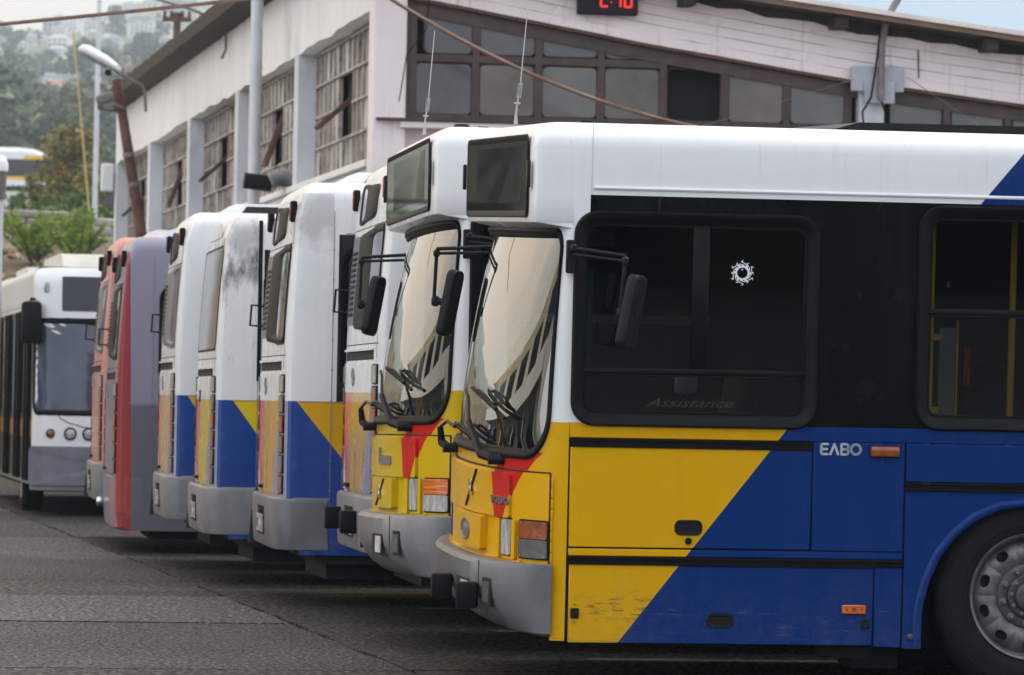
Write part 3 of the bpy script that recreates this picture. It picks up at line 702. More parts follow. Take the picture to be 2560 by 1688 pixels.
    # ---- cabin
    cb = MB(); cb.b2((.3, -.75, .70), (11.6, 1.2, .74)); cb.b2((.5, -1.2, 2.84), (11.6, 1.2, 2.86)); cb.b2((.46, 1.19, .74), (11.6, 1.22, 2.84)); cb.b2((11.5, -1.2, .74), (11.55, 1.2, 2.84))
    cb.b2((.5, -1.2, 2.50), (.54, 1.2, 2.84)); cb.build('cabin', M['inside'], root)
    cb = MB(); cb.prism([(.27, -.95, 1.0), (.26, -.95, 1.22), (.36, -.95, 1.27), (.62, -.95, 1.20), (.62, -.95, 1.0)], (0, 1.9, 0)); cb.build('dashboard', M['plastic'], root)
    sw = MB(); Ts = Matrix.Translation((.78, -.62, 1.34)) @ Matrix.Rotation(R(-28), 4, 'Y'); sw.tube([Ts @ Vector((.23*math.cos(R(15*k)), .23*math.sin(R(15*k)), 0)) for k in range(24)], .014, 6, closed=True)
    sw.tube([Ts @ Vector((-.22, 0, 0)), Ts @ Vector((.22, 0, 0))], .014, 6); sw.tube([Ts @ Vector((0, 0, 0)), (.60, -.62, 1.0)], .03, 8); sw.build('steering_wheel', M['plastic'], root)
    st = MB(); st.box((1.18, -.62, 1.10), (.46, .46, .12), None, .04, 2); st.box((1.40, -.62, 1.42), (.11, .44, .62), Matrix.Rotation(R(8), 4, 'Y'), .04, 2); st.build('driver_seat', M['inside'], root); st = MB(); st.box((1.16, -.55, 1.66), (.12, .10, .13), None, .03, 2); st.build('cabin_box', M['inside2'], root)  # the small grey box is the driver's headrest
    cv = MB(); cv.strip([[(.50+.05*k/8, -1.16+.012*(k % 2), z) for k in range(9)] for z in (1.35, 1.8, 2.25)]); cv.build('curtain', M['teal'], root)
    v = MB(); v.b2((.52, 1.17, 2.36), (1.05, 1.186, 2.46)); v.b2((.5, 1.17, 1.93), (1.6, 1.186, 1.98)); v.build('cabin_trim', M['inside2'], root)
    if not hero: jk = MB(); jk.box((.95, .45, 1.52), (.10, .12, .20), None, .03, 2); jk.build('jacket', M['orange'], root)
    if hero:
        for x, y, z0, z1 in ((2.34, -1.08, .74, 2.84), (2.82, -.9, .74, 2.84), (2.55, -.2, .74, 2.84), (3.6, -.9, .74, 2.84)):
            p_ = MB(); p_.tube([(x, y, z0), (x, y, z1)], .018, 8); p_.build('handrail', M['yellowrail'], root)
        for z in (1.56, 1.94):
            p_ = MB(); p_.b2((2.32, -1.12, z-.018), (2.39, -1.06, z+.018), .006); p_.build('rail_clamp', M['yellowrail'], root)
        pn = MB(); pn.b2((2.385, -1.09, 1.2), (2.475, -1.075, 1.99), .003); pn.build('partition', M['inside2'], root)
        p_ = MB(); p_.b2((2.48, -1.09, 1.2), (2.488, -1.07, 2.03)); p_.build('partition_edge', M['yellowrail'], root)
        for x in (2.9, 3.7, 4.6, 5.4):
            for y in (-.8, .8):
                s2 = MB(); s2.box((x, y, 1.15), (.42, .85, .08), None, .03); s2.box((x+.22, y, 1.48), (.07, .85, .6), None, .03); s2.build('passenger_seat', M['inside'], root)
        p_ = MB(); p_.box((2.66, -.6, 1.78), (.03, .05, .22), None, .008); p_.build('cabin_box', M['redl'], root)  # plain small red box
    add_wheel(root, 2.88, -1.13, wheel_z, hero, counter)
    add_wheel(root, 8.8, -1.13, wheel_z-.02, False, counter)
    for x in (2.88, 8.8): obj_of('wheel', WHEEL['tyre'], root, M=TR(x, 1.10, wheel_z-.08, 0, 0))
    return root
bus1 = front_bus('nearest blue and yellow bus with a white sun sticker on its dark side window', TR(-.3155, 25.683, -.075, R(8.4), R(2.1)), YEL, True, .605, R(-2.1))
bus2 = front_bus('second bus with lemon yellow and red nose and silver bumper behind the nearest bus', TR(-.845, 28.862, .028, R(7.7), R(-.4)), (0.56, 0.375, 0.006), False, .50, 0)
# ------------------------------------------------------------------ buses parked with their backs to the lane
def rear_bus(label, Mw, liv, kind='new', opts=()):
    root = thing('bus', label, 'bus', Mw, 'city buses parked side by side in the row')
    ZT = 3.0 if kind == 'new' else 2.9
    EX = 0.13; A = 7.0
    def cf(z):
        return 0.0 if z <= 1.75 else 0.07*((z-1.75)/1.0)**1.5
    f = surf(cf, EX, A)
    yu = lambda y: u_of(y, A)
    body = MB(); N = 36; us = [-1+2*k/N for k in range(N+1)]
    zs = [.46, .8, 1.2, 1.47, 1.75, 1.95, 2.15, 2.35, 2.55, 2.75]
    rows = [[f(u, z) for u in us] for z in zs if z < ZT-.16]
    r_ = .11
    zb = zs[-1] if ZT > 2.95 else 2.70
    for k in range(0, 8):
        a = R(90*k/7); zz = zb+(ZT-zb)*math.sin(a); ins = r_*(1-math.cos(a)); o = []
        insy = ROOF_R*(1-math.cos(max(0, math.asin(min(1, max(0, (zz-(ZT-ROOF_R))/ROOF_R))))))
        for u in us:
            th = u*math.pi/2; c = cf(min(zz, 2.85))+ins; d = max(EX+.2-c, .02) if k > 0 else EX-c
            e_ = EX + .14*(zz-zb)/(ZT-zb)
            d = max(e_-c, .02)
            o.append(Vector((c+d*(1-max(math.cos(th), 0)**(2/A)), (HB-insy)*math.copysign(abs(math.sin(th))**(2/A), u), zz)))
        rows.append(o)
    body.strip(rows); body.poly(rows[-1])
    prof = roof_profile(ZT, .40)
    prof = [prof[0], (-HB, 1.75), (-HB, zb)] + prof[2:-2] + [(HB, zb), (HB, 1.75), (HB, .40)]
    first = [Vector((EX+.14*max(0, min(1, (z-zb)/(ZT-zb))), y, z)) for y, z in prof]
    body.strip([first]+[[Vector((x, y, z)) for y, z in prof] for x in (1.2, 4, 8, 11.8)])
    body.poly([(11.8, y, z) for y, z in prof]+[(11.8, -HB, .40)])
    body.build('body', liv, root, 32)
    # dark back window with rubber frame
    gm = M['dkglass'] if 'dark' in opts else M['smglass']
    win = (yu(-1.08), yu(.28), 1.90, 2.535, .05, .05) if kind == 'new' else (yu(-1.13), yu(1.13), 1.86, 2.66, .12, .10)
    g = MB(); patch(g, f, rr(*win, n=5, m=6), .004, 5); gl = g.build('rear_window', M['dkglass'] if kind == 'new' and 'dark' in opts else gm, root)
    s_ = MB(); seal(s_, f, win, [(-.02, .002), (-.016, .010), (.012, .012), (.018, .008), (.030, .010), (.036, -.002)] if kind == 'new' else [(-.008, .003), (-.006, .007), (.006, .007), (.01, -.001)], .75, n=5, m=6)
    s_.build('window_seal', M['rubber'] if kind != 'new' or 'dark' in opts else M['grey'], gl, 60)
    if kind == 'new':
        w2 = (yu(.02), yu(.72), 2.62, 2.865, .03, .05)
        g = MB(); patch(g, f, rr(*w2, n=5, m=4), .004, 3); gl = g.build('rear_window', M['smglass'], root)
        s_ = MB(); seal(s_, f, w2, [(-.012, .002), (-.01, .010), (.012, .011), (.018, -.002)], .75, n=5, m=4); s_.build('window_seal', M['rubber'], gl, 60)
        # louvre column
        q = MB(); rect_patch(q, f, yu(.55), yu(1.06), 1.93, 2.53, .006, .01, .01, .006, 3, 3, 5); lv = q.build('louvre_panel', M['grey'], root)
        for k in range(12):
            z = 1.99+.038*k; q = MB(); P = [f(yu(y), z+dz, h) for dz, h in ((0, .007), (0, .018), (.022, .008)) for y in (.62, .99)]
            q.add(P, [(0, 1, 3, 2), (2, 3, 5, 4), (0, 4, 5, 1)]); q.build('louvre', M['rubber'], lv)
        h_ = MB(); a = [f(yu(y), z, h) for y, z, h in ((1.10, 2.17, 0), (1.10, 2.17, .10), (1.10, 2.02, .10), (1.10, 2.02, 0))]; h_.tube(a, .011, 6); h_.build('grab_handle', M['plastic'], root)
        for s1 in (-1, 1):
            q = MB(); p = f(yu(s1*1.06 if s1 < 0 else 1.16), 2.795, .016); q.box(p, (.05, .05, .15), None, .01); rl = q.build('marker_lamp', M['rubber'], root)
            q = MB(); q.box(p+Vector((-.020, 0, 0)), (.018, .036, .13), None, .005); q.build('lens', M['redl'], rl)
    else:
        q = MB(); P = rr(yu(-.75), yu(.75), 2.74, 2.85, .02, .02, 3, 4); patch(q, f, P, .004, 2, .004); q.build('destination_panel', M['white'], root)
    # dark slot, engine cover, hinge
    z0, z1 = (1.685, 1.75) if kind == 'new' else (1.655, 1.715)
    q = MB(); rect_patch(q, f, yu(-.98), yu(1.0), z0, z1, .002, .01, .01, .002, 2, 2, 6); q.build('vent_slot', M['under'], root)
    q = MB(); rect_patch(q, f, yu(-.98), yu(1.0), z1-.004, z1+.012, .016, .004, .004, .014, 2, 2, 6); q.build('vent_lip', liv, root)
    q = MB(); rect_patch(q, f, yu(-.95), yu(1.10), .815, 1.668 if kind == 'new' else 1.64, .009, .01, .01, .009, 3, 3, 6); cvr = q.build('engine_cover', liv, root)
    q = MB(); q.box(f(yu(.58), .845, .022), (.03, .22, .026), None, .005); q.build('latch', M['plastic'], cvr)
    if kind == 'new':
        q = MB(); c0 = f(yu(.33), 1.575, .010)
        q.strip([[c0+Vector((-h, .10*s1*math.cos(2*math.pi*k/20), .062*s1*math.sin(2*math.pi*k/20))) for k in range(20)] for s1, h in ((1, 0), (1, .006), (.8, .006), (.76, .002), (.3, .002), (.3, .006), (.01, .006))], closed=True); q.build('badge', M['badge'], cvr)
    else:
        q = MB(); q.box(f(yu(.40), 1.50, .013), (.012, .05, .10), None, .004); q.build('latch', M['plastic'], cvr)
    # tail lamp columns at both corners
    lens = ['redbrown', 'redbrown', 'amberdk', 'redl', 'redbrown', 'clear', 'redbrown', 'redl']
    for s1 in (-1, 1):
        n_ = 6; zt, zl = 1.66, .815
        for k in range(n_):
            a = zl+(zt-zl)*k/n_; b = zl+(zt-zl)*(k+1)/n_
            us_ = sorted((yu(s1*1.0), yu(s1*1.17)))
            q = MB(); rect_patch(q, f, us_[0], us_[1], a+.005, b-.005, .012, .008, .008, .012, 2, 2, 2); tl = q.build('tail_lamp', M['plastic'], root)
            q = MB(); rect_patch(q, f, us_[0]+.012, us_[1]-.012, a+.014, b-.014, .019, .008, .012, .007, 2, 3, 2); q.build('lens', M[lens[(k+(2 if 'amber' in opts else 0)) % 8]], tl)
    # bumper
    if 'wrap' not in opts:
        fb = surf(lambda z: -.055 if kind == 'new' else -.07, .32, 8.0, HB+.012)
        def brow(z, ins): return [Vector((p.x+ins, p.y*(1-ins*.25), z)) for p in [fb(-1+k/20, z) for k in range(41)]]
        b_ = MB(); b_.strip([brow(.795, .06), brow(.798, .02), brow(.785, .004), brow(.76, 0), brow(.60, .002), brow(.455, .010), brow(.435, .018), brow(.43, .05)])
        bmp = b_.build('bumper', M['grey2'] if 'light' in opts else M['grey'], root, 30)
        yb = lambda y: u_of(y, 8.0)
        q = MB(); rect_patch(q, fb, yb(-.30), yb(.25), .515, .715, .003, .004, .004, .003, 2, 2, 6); q.build('plate_recess', M['under'], bmp)
        q = MB(); rect_patch(q, fb, yb(-.27), yb(.15), .53, .655, .007, .004, .004, .004, 2, 2, 6); q.build('number_plate', M['plate'], bmp)
        if 'blocks' in opts:
            for y in (-.55, .62):
                q = MB(); q.box(fb(yb(y), .62, .05), (.11, .10, .15), None, .012, 2); q.build('rubber_block', M['rubber'], bmp)
        else:
            q = MB(); q.prism([(-.075, .98, .42), (-.075, .88, .42), (-.058, .93, .66)], (.04, 0, 0)); q.build('bumper_notch', M['under'], bmp)
    # panel seams on the tail and the side
    for z in (1.79, 2.575):
        q = MB(); q.tube([f(yu(-1.16+.0*k+2.32*k/24), z, .0005) for k in range(25)], .003, 4); q.build('panel_joint', M['under'], root)
    q = MB(); q.tube([f(yu(-1.115), z, .001) for z in (1.70, 2.0, 2.3, 2.6, 2.72)], .003, 4); q.build('panel_joint', M['badge'], root)
    for x0, z0 in ((.11, 1.468), (.42, 2.642)):
        q = MB(); q.b2((x0, -HB-.0035, z0-.003), (11.6, -HB+.002, z0+.003)); q.build('panel_joint', M['badge'], root)
    for k in range(9):
        q = MB(); q.box((.335, -HB-.002, .85+.21*k), (.012, .006, .012), None, .002); q.build('rivet', M['badge'], root, 0)
    if kind != 'new':
        q = MB(); q.b2((.325, -HB-.006, 1.62), (.355, -HB+.002, 2.86)); q.build('door_seal', M['rubber'], root)
    # side: joint, window, roof pod
    q = MB(); q.box((.335, -HB-.001, 1.70), (.005, .004, 2.2)); q.build('panel_joint', M['badge'], root)
    w = (.42, 1.75, 1.56, 2.53) if kind == 'new' else (.40, 1.75, 1.74, 2.40)
    rect = (*w, .10, .10) if kind == 'new' else (*w, .012, .012)
    g = MB(); patch(g, smap, rr(*rect, n=5, m=3), .003, 2); gl = g.build('side_window', M['dkglass'], root)
    s_ = MB(); seal(s_, smap, rect, [(-.02, .003), (-.016, .010), (0, .012), (.006, .018), (.03, .018), (.034, -.001)], n=6, m=6); s_.build('window_seal', M['rubber'], gl, 60)
    q = MB(); q.b2((.44, -HB-.014, 2.05), (1.72, -HB-.002, 2.075)); q.build('window_frame', M['rubber'], gl)
    if 'pod' in opts:
        q = MB(); o = [(.42, 3.0), (.45, 3.06), (.52, 3.085), (3.4, 3.09), (3.5, 3.0)]
        q.prism([(x, -1.0, z) for x, z in o], (0, 2.0, 0)); pd = q.build('roof_pod', M['white'], root, 20)
        q = MB(); q.prism([(.56, -1.012, 3.012), (.60, -1.012, 3.062), (3.2, -1.012, 3.064), (3.2, -1.012, 3.012)], (0, .03, 0)); q.build('pod_vent', M['under'], pd)
    q = MB(); q.b2((.25, -1.2, .34), (11.6, 1.2, .42)); q.b2((.35, -.9, .22), (1.5, .9, .4)); q.build('underbody', M['under'], root)
    for xw in (3.4, 9.2):
        add_wheel(root, xw, -1.12, .50, False)
    return root
L4 = livery_rear('rear_paint', YEL, 0.75)
L3 = livery_rear('rear_paint_rosy', (0.58, 0.36, 0.05), 0.25)
L5 = livery_rear('old_rear_paint', (0.66, 0.50, 0.01), 0.8, True, 0, (.16, 1.45, 1.35))
L6 = livery_rear('faded_rear_paint', (0.60, 0.40, 0.03), 0.0, False, 0.3, (.13, 1.45, 1.4))
YW = R(7.0)
bus3 = rear_bus('bus tail with pink and yellow stripes and rubber blocks on its bumper', TR(-1.015, 32.02, .02, YW), L3, 'new', ('dark', 'pod', 'blocks', 'light'))
bus4 = rear_bus('bus tail with large dark window, louvres and a grey primer patch on its corner', TR(-1.735, 34.63, -.046, YW), L4, 'new', ('dark', 'pod'))
bus5 = rear_bus('older bus tail with one tall pale wraparound window and a sooty smear on its corner', TR(-2.44, 38.23, -.05, YW), L5, 'old', ('light',))
bus6 = rear_bus('faded white bus tail with pale stripes right beside the purple wrapped bus', TR(-2.965, 41.23, -.019, YW), L6, 'new', ('pod', 'light'))
# the two buses wrapped in advertising film
def wrap_livery(name, side, low, face, stripe):
    t = NT(name); x, y, z = t.xyz()
    n = t.noise(2.5, 4)
    c = t.mix(t.gt(z, 1.45), low, side)
    fc = t.mix(t.rng(z, 2.6, .8), face, face if stripe is None else (0.20, 0.18, 0.25))
    if stripe is not None:
        fc = t.mix(t.mul(t.lt(y, t.lin(z, -.16, -.60)), t.rng(n, .35, .6), .6), fc, (0.5, 0.16, 0.13))
    c = t.mix(t.lt(x, .10), c, fc)
    if stripe is not None:
        edge = t.lin(z, -.022, .175)
        c = t.mix(t.mul(t.lt(x, edge), t.lt(y, -1.165)), c, t.mix(t.rng(z, 2.9, .8), (0.22, 0.01, 0.04), stripe))
    else:
        c = t.mix(t.lt(z, .78), c, (.42, .42, .41))
    c = grime(t, c, z, .4, .3)
    t.bump(t.noise(3, 3), .12, .03)
    return t.fin(c, .32, 0, .2)
L7 = wrap_livery('purple_wrap', (0.225, 0.22, 0.29), (0.115, 0.115, 0.145), (0.10, 0.13, 0.27), (0.32, 0.035, 0.028))
L8 = wrap_livery('salmon_wrap', (0.56, 0.235, 0.20), (0.46, 0.14, 0.11), (0.55, 0.24, 0.21), None)
bus7 = rear_bus('purple wrapped bus with a red corner stripe from roof to skirt', TR(-3.775, 45.23, -.10, YW), L7, 'new', ('dark', 'pod', 'wrap'))
bus8 = rear_bus('salmon red bus tail mostly hidden behind the purple wrapped bus', TR(-4.14, 47.95, -.02, YW), L8, 'new', ('light', 'pod'))
def skirt(root, liv):   # the wrapped bus has a painted apron instead of a grey bumper
    f = surf(lambda z: -.02, .26, 6, HB+.008)
    q = MB(); q.strip([[Vector((p.x+i, p.y, z)) for p in [f(-1+k/16, z) for k in range(33)]] for z, i in ((.785, .02), (.78, 0), (.50, .0), (.33, .02), (.30, .06))]); sk = q.build('apron', liv, root, 30)
    q = MB(); q.b2((.25, -HB-.006, .30), (11.5, -HB+.004, .78)); q.build('apron', liv, root)
    q = MB(); q.lathe([(.045, 0), (.05, .03), (.042, .05), (.001, .055)], 16, Matrix.Translation((-.03, .75, .52)) @ Matrix.Rotation(R(-90), 4, 'Z')); q.build('fog_lamp', M['chrome'], sk)
skirt(bus7, L7)
# ------------------------------------------------------------------ bus facing the camera at the far end
def facing_bus(label, Mw, simple=False, ht=2.95):
    """local x runs from the nose backwards, -y is the kerb side; built with its nose towards the camera"""
    root = thing('bus', label, 'bus', Mw, 'low floor buses at the far end')
    wl = NT('white_bus_shaded_side'+('_far' if simple else '')); x, y, z = wl.xyz()
    c = wl.mix(wl.lt(z, .82), (.66, .67, .67), (.16, .165, .19))
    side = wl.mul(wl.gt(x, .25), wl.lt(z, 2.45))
    c = wl.mix(wl.mul(side, wl.gt(z, .42)), c, (.012, .012, .013))  # side nearly black: its shade is put into the colour with the windows
    c = wl.mix(wl.mul(wl.gt(x, .25), wl.lt(z, 1.12), wl.gt(z, .92)), c, (.30, .14, .03)); c = grime(wl, c, z, .3, .4); wl.fin(c, .3, 0, .2); liv = wl.m  # orange band is a coloured reflection painted along the side
    f = surf(lambda z: .0+.13*max(0, (z-1.0)/1.9)**1.3, .34, 3.2)
    b_ = MB(); N = 30; us = [-1+2*k/N for k in range(N+1)]
    rows = [[f(u, z) for u in us] for z in (.30, .45, .8, 1.0, 1.3, 1.7, 2.1, 2.5, ht-.25)]
    for k in range(1, 7):
        a = R(15*k); zz = ht-.25+.25*math.sin(a); ins = .25*(1-math.cos(a)); sc = (HB-.13*(1-math.cos(max(0, math.asin(min(1, max(0, (zz-ht+.13)/.13)))))))/HB
        rows.append([Vector((p.x+ins*(1-abs(u)**3*.5), p.y*sc, zz)) for u, p in zip(us, [f(u, ht-.25) for u in us])])
    b_.strip(rows)
    prof = roof_profile(ht, .34)
    xs = (.34, 3, 8, 11.9) if not simple else (.34, 6, 11.9)
    b_.strip([[Vector((x, y, z)) for y, z in prof] for x in xs]); b_.poly([(11.9, y, z) for y, z in prof]); b_.poly(rows[-1]+[Vector((.34, HB-.13, ht)), Vector((.34, -HB+.13, ht))])
    b_.build('body', liv, root, 32)
    ws = (-.84, .84, 1.22, 2.30, .12, .10)
    g = MB(); patch(g, f, rr(*ws, n=6, m=8), .004, 6); gl = g.build('windscreen', M['bluglass'], root)
    s_ = MB(); seal(s_, f, ws, [(-.03, .003), (-.026, .010), (.03, .012), (.04, -.001)], .8, n=6, m=8); s_.build('windscreen_seal', M['rubber'], gl, 60)
    q = MB(); rect_patch(q, f, u_of(-.92, 3.2), u_of(.92, 3.2), 2.42, 2.83, .005, .02, .02, .004, 4, 3, 8); q.build('destination_display', M['blupanel'], root)
    for s1 in (-1, 1):
        q = MB(); q.box(f(u_of(s1*1.1, 3.2), 2.70, .01), (.03, .06, .12), None, .012); q.build('marker_lamp', M['clear'], root)
        for yy, r_, mm in ((1.03, .045, 'amberdk'), (.80, .062, 'clear'), (.585, .062, 'clear')):
            p = f(u_of(s1*yy, 3.2), .97, .004); q = MB(); q.lathe([(r_*1.25, 0), (r_*1.2, .012), (r_, .014), (r_*.95, .004), (.001, .01)], 20, Matrix.Translation(p) @ Matrix.Rotation(R(-90), 4, 'Z')); hl = q.build('headlamp', M['plastic'], root)
            q = MB(); q.lathe([(r_*.94, .006), (r_*.6, .016), (.001, .018)], 16, Matrix.Translation(p) @ Matrix.Rotation(R(-90), 4, 'Z')); q.build('lens', M[mm], hl)
    q = MB(); q.tube([f(u_of(.95*math.cos(R(a)), 3.2), 1.22+.20*math.sin(R(a))-.02, .003) for a in range(180, 361, 15)], .005, 5); q.build('panel_joint', M['under'], root)
    q = MB(); rect_patch(q, f, -.93, .93, .36, .80, .03, .05, .05, .03, 4, 4, 10); q.build('bumper', M['bluegrey'], root)
    q = MB(); q.tube([f(u_of(y, 3.2), z, .05) for y, z in ((.30, 1.17), (.2, 1.25), (-.6, 1.62))], [.02, .014, .010], 6); q.build('wiper', M['yellowrail'] if not simple else M['rubber'], root)
    # roof fairing
    q = MB(); q.prism([(1.0, -.85, ht), (1.5, -.85, ht+.17), (1.9, -.85, ht+.2), (5.0, -.85, ht+.2), (5.2, -.85, ht)], (0, 1.7, 0)); q.build('roof_pod', M['offwhite'], root, 20)
    if simple:
        q = MB(); q.prism([(1.2, -.9, ht+.03), (1.5, -.9, ht+.13), (4.5, -.9, ht+.13), (4.5, -.9, ht+.03)], (0, .04, 0)); q.build('pod_vent', M['under'], root)
    # mirror hanging at the kerb corner, folded doors and pillars along the side
    if not simple:
        q = MB(); q.tube([(.30, 1.22, 2.55), (.18, 1.28, 2.56), (.10, 1.30, 2.50), (.10, 1.30, 2.5)], .018, 6); q.tube([(.28, 1.2, 2.40), (.12, 1.30, 2.36)], .016, 6); ar = q.build('mirror_arm', M['rubber'], root)
        q = MB(); q.box((.12, 1.28, 2.28), (.16, .24, .50), None, .05, 2); q.build('mirror_head', M['rubber'], root)
        for k, xx in enumerate((.55, 1.1, 2.6, 3.2, 5.0, 5.6, 7.4, 8.0, 9.6)):
            q = MB(); q.b2((xx, HB-.002, .40), (xx+.10, HB+.05, 2.44), .01); q.build('door_post', M['rubber'], root)
        for x0, x1 in ((.66, 1.08), (1.25, 2.55), (3.4, 4.9), (5.8, 7.3), (8.15, 9.5)):
            q = MB(); q.b2((x0, HB, 1.2), (x1, HB+.012, 2.38), .004); q.build('side_window', M['dkglass'], root)
        q = MB(); q.b2((.36, HB-.004, 2.50), (11.8, HB+.006, 2.56)); q.build('roof_moulding', M['white'], root)
    add_wheel(root, 2.7, -1.12, .48, False)
    t = obj_of('wheel', WHEEL['tyre'], root, M=TR(2.7, 1.12, .48, R(180))); obj_of('rim', WHEEL['rim'], t); obj_of('hub', WHEEL['hub'], t)
    q = MB(); q.b2((.4, -1.1, .28), (11.6, 1.1, .36)); q.build('underbody', M['under'], root)
    return root
M['bluglass'] = pm('blue_tinted_glass', (0.05, 0.065, 0.10), 0.06, var=0.35, scale=1.2, spec=0.6)
M['blupanel'] = pm('blue_display', (0.018, 0.022, 0.036), 0.25, var=0.2)
M['bluegrey'] = pm('blue_grey_bumper', (0.13, 0.135, 0.16), 0.4, var=0.15)
# nose towards the camera: local +x must point away from it, local +y ends up on the left
bus9 = facing_bus('white bus facing the camera with round headlamps beside the salmon red bus', Matrix.Translation((-4.40, 56.8, .0)) @ Matrix.Rotation(R(90+9), 4, 'Z'))
bus10 = facing_bus('white bus top with dark roof vent farthest left behind the other white bus', Matrix.Translation((-6.95, 78, .28)) @ Matrix.Rotation(R(90+9), 4, 'Z'), True, 3.05)
# ------------------------------------------------------------------ ground
gt = NT('asphalt_base'); n1 = gt.noise(.12, 5); gt.bump(gt.noise(40, 5), .4, .01); gt.fin(gt.mix(gt.rng(n1, .3, .7), (.03, .03, .031), (.05, .049, .049)), .8)
def slab_mat(name, a, b, k=1.0, fs=24):
    t = NT(name); big = t.noise(.45, 6, (1, 1, 1), .65); fine = t.noise(fs, 3, (1.2, .7, 1), .6); mid = t.noise(4, 5, (1, 1, 1), .7)
    c = t.mix(t.rng(big, .3, .7), a, b)
    c = t.mix(t.mul(t.rng(fine, .53, .63), t.rng(mid, .3, .6, .3, 1), .9*k), c, (.27, .27, .28))
    c = t.mix(t.mul(t.rng(fine, .48, .40), .9*k), c, (.008, .008, .008))
    c = t.mix(t.mul(t.rng(t.noise(.8, 6, (1, 3, 1), .75, (4, 1, 0)), .52, .70), .75), c, (.009, .009, .009))     # oil and tyre marks
    c = t.mix(t.mul(t.rng(t.noise(.55, 7, (1, .35, 1), .8, (9, 4, 0)), .54, .66), .5), c, (.070, .071, .074))     # pale dust and worn strips
    c = t.mix(t.mul(t.rng(t.noise(2.1, 5, (1, 1, 1), .6, (2, 8, 0)), .64, .70), .85), c, (.006, .006, .006))     # oil drips
    t.bump(t.op('ADD', t.mul(fine, 1.0), t.mul(mid, .4)), 1.0, .02)
    return t.fin(c, t.rng(fine, .4, .6, .7, .42), 0, 0, .35 if k > .9 else .18)
SLAB = [slab_mat('worn_paving', (.013, .0135, .0155), (.032, .0325, .036), 1.0), slab_mat('worn_paving_dark_shade', (.007, .007, .0076), (.016, .0157, .016), .35, 20), slab_mat('worn_paving_smooth', (.013, .0135, .015), (.028, .0285, .031), .5, 30)]
prof_t = [(-400, 0), (62, 0), (76, .0), (82, .9), (90, 2.6), (100, 4.4), (112, 5.25), (150, 6.6), (240, 9.6), (300, 12.4), (420, 17), (600, 27), (800, 40), (1100, 63), (1400, 92), (1750, 128), (2100, 158), (2500, 165)]
def terr(X, Y):
    h = 0
    for (a, ha), (b, hb) in zip(prof_t, prof_t[1:]):
        if a <= Y <= b: h = ha+(hb-ha)*(Y-a)/(b-a); break
    if Y > 500:
        az = X/Y; k = min(1, (Y-500)/900)
        h *= 1 + k*(max(-.12, min(.14, (az+.10)*2.2)) if az < -.03 else max(-.75, .154-(az+.03)*9.0))
        h += k*6*math.sin(X*.011+Y*.004)+k*4*math.sin(X*.023-Y*.007)
    elif Y > 76: h += .25*math.sin(X*.7)*math.sin(Y*.4)*min(1, (Y-76)/20)
    if Y < 135 and Y > 60: h *= max(0, min(1, (-X-7.3)/.8))
    return h
bm_ = MB(); ys = [-300, -20, 20, 50, 62, 70, 76, 79, 82, 86, 90, 95, 100, 106, 112, 122, 135, 150, 175, 200, 240, 270, 300, 350, 420, 500, 600, 700, 800, 950, 1100, 1250, 1400, 1575, 1750, 1925, 2100, 2250, 2400]
rows = []
for y in ys:
    wdt = max(60, abs(y)*.55); rows.append([(wdt*(k-60)/60, y, terr(wdt*(k-60)/60, y) - .035) for k in range(121)])
bm_.strip(rows)
tm = NT('hillside'); x, y, z = tm.xyz(); n1 = tm.noise(.02, 5); n2 = tm.noise(.35, 5)
far = tm.mix(tm.rng(n1, .35, .65), (.07, .085, .05), (.15, .145, .09))
near = tm.mix(tm.rng(n2, .4, .6), (.085, .058, .038), (.15, .115, .065)); near = tm.mix(tm.rng(tm.noise(.9, 4, (1, 1, 1), .6, (3, 3, 0)), .5, .6), near, (.05, .065, .02))
c = tm.mix(tm.rng(y, 240, 420), near, far); c = tm.mix(tm.rng(y, 72, 80), (.035, .035, .036), c); tm.bump(tm.noise(3, 4), .5, .1); tm.fin(c, .9)
ground = bm_.build('ground', tm.m, None, 60, kind='structure')
base = bpy.data.objects.new('paving', None); COL.objects.link(base); base['kind'] = 'structure'; ang = R(9.6)
base.matrix_world = TR(-.44, 25.3, 0, ang)
pav = obj_of('paving_base', MB().b2((-14, -22, -.03), (16, 50, -.022)).mesh('paving_base', gt.m), base)
rowsY = [-19.5, -14.4, -9.5, -4.6, .42, 5.55, 9.5, 12.3, 18.2, 23.3, 28, 33, 38, 43, 48]
colsX = [-13, -8.6, -4.3, 0, 4.4, 8.8, 13.2]
rnd = random.Random(3)
for i in range(len(colsX)-1):
    for j in range(len(rowsY)-1):
        x0, x1, y0, y1 = colsX[i]+.012, colsX[i+1]-.012, rowsY[j]+.010, rowsY[j+1]-.010
        P = []
        for (a, b) in (((x0, y0), (x1, y0)), ((x1, y0), (x1, y1)), ((x1, y1), (x0, y1)), ((x0, y1), (x0, y0))):
            for k in range(10):
                t = k/10; q = (a[0]+(b[0]-a[0])*t, a[1]+(b[1]-a[1])*t); w = rnd.uniform(-.012, .006)*(2.4 if abs(q[0]) < .1 else 1)
                nx, ny = (1, 0) if a[0] == b[0] else (0, 1)
                P.append((q[0]+(w if nx else 0), q[1]+(w if ny else 0), 0))
        dz = rnd.uniform(-.004, .003)
        m = MB(); m.prism([(a, b, -.02) for a, b, c_ in P], (0, 0, .02+dz))
        m.build('paving_slab', SLAB[(i*2+j+(1 if i >= 3 else 0)) % 3 if i < 3 else 1], base, 0)  # columns under the row are all dark: bus shadow put into the colour
# pale strips painted as light falling through the gaps between buses
pl = pm('gap_light_pale', (.075, .07, .06), .7, var=.4, scale=7)
for k in range(6):
    q = MB(); yy = 1.6+3.15*k; q.b2((1.2, yy, .001), (9.0, yy+.10, .0045)); q.build('gap_light_streak', pl, base, 0)
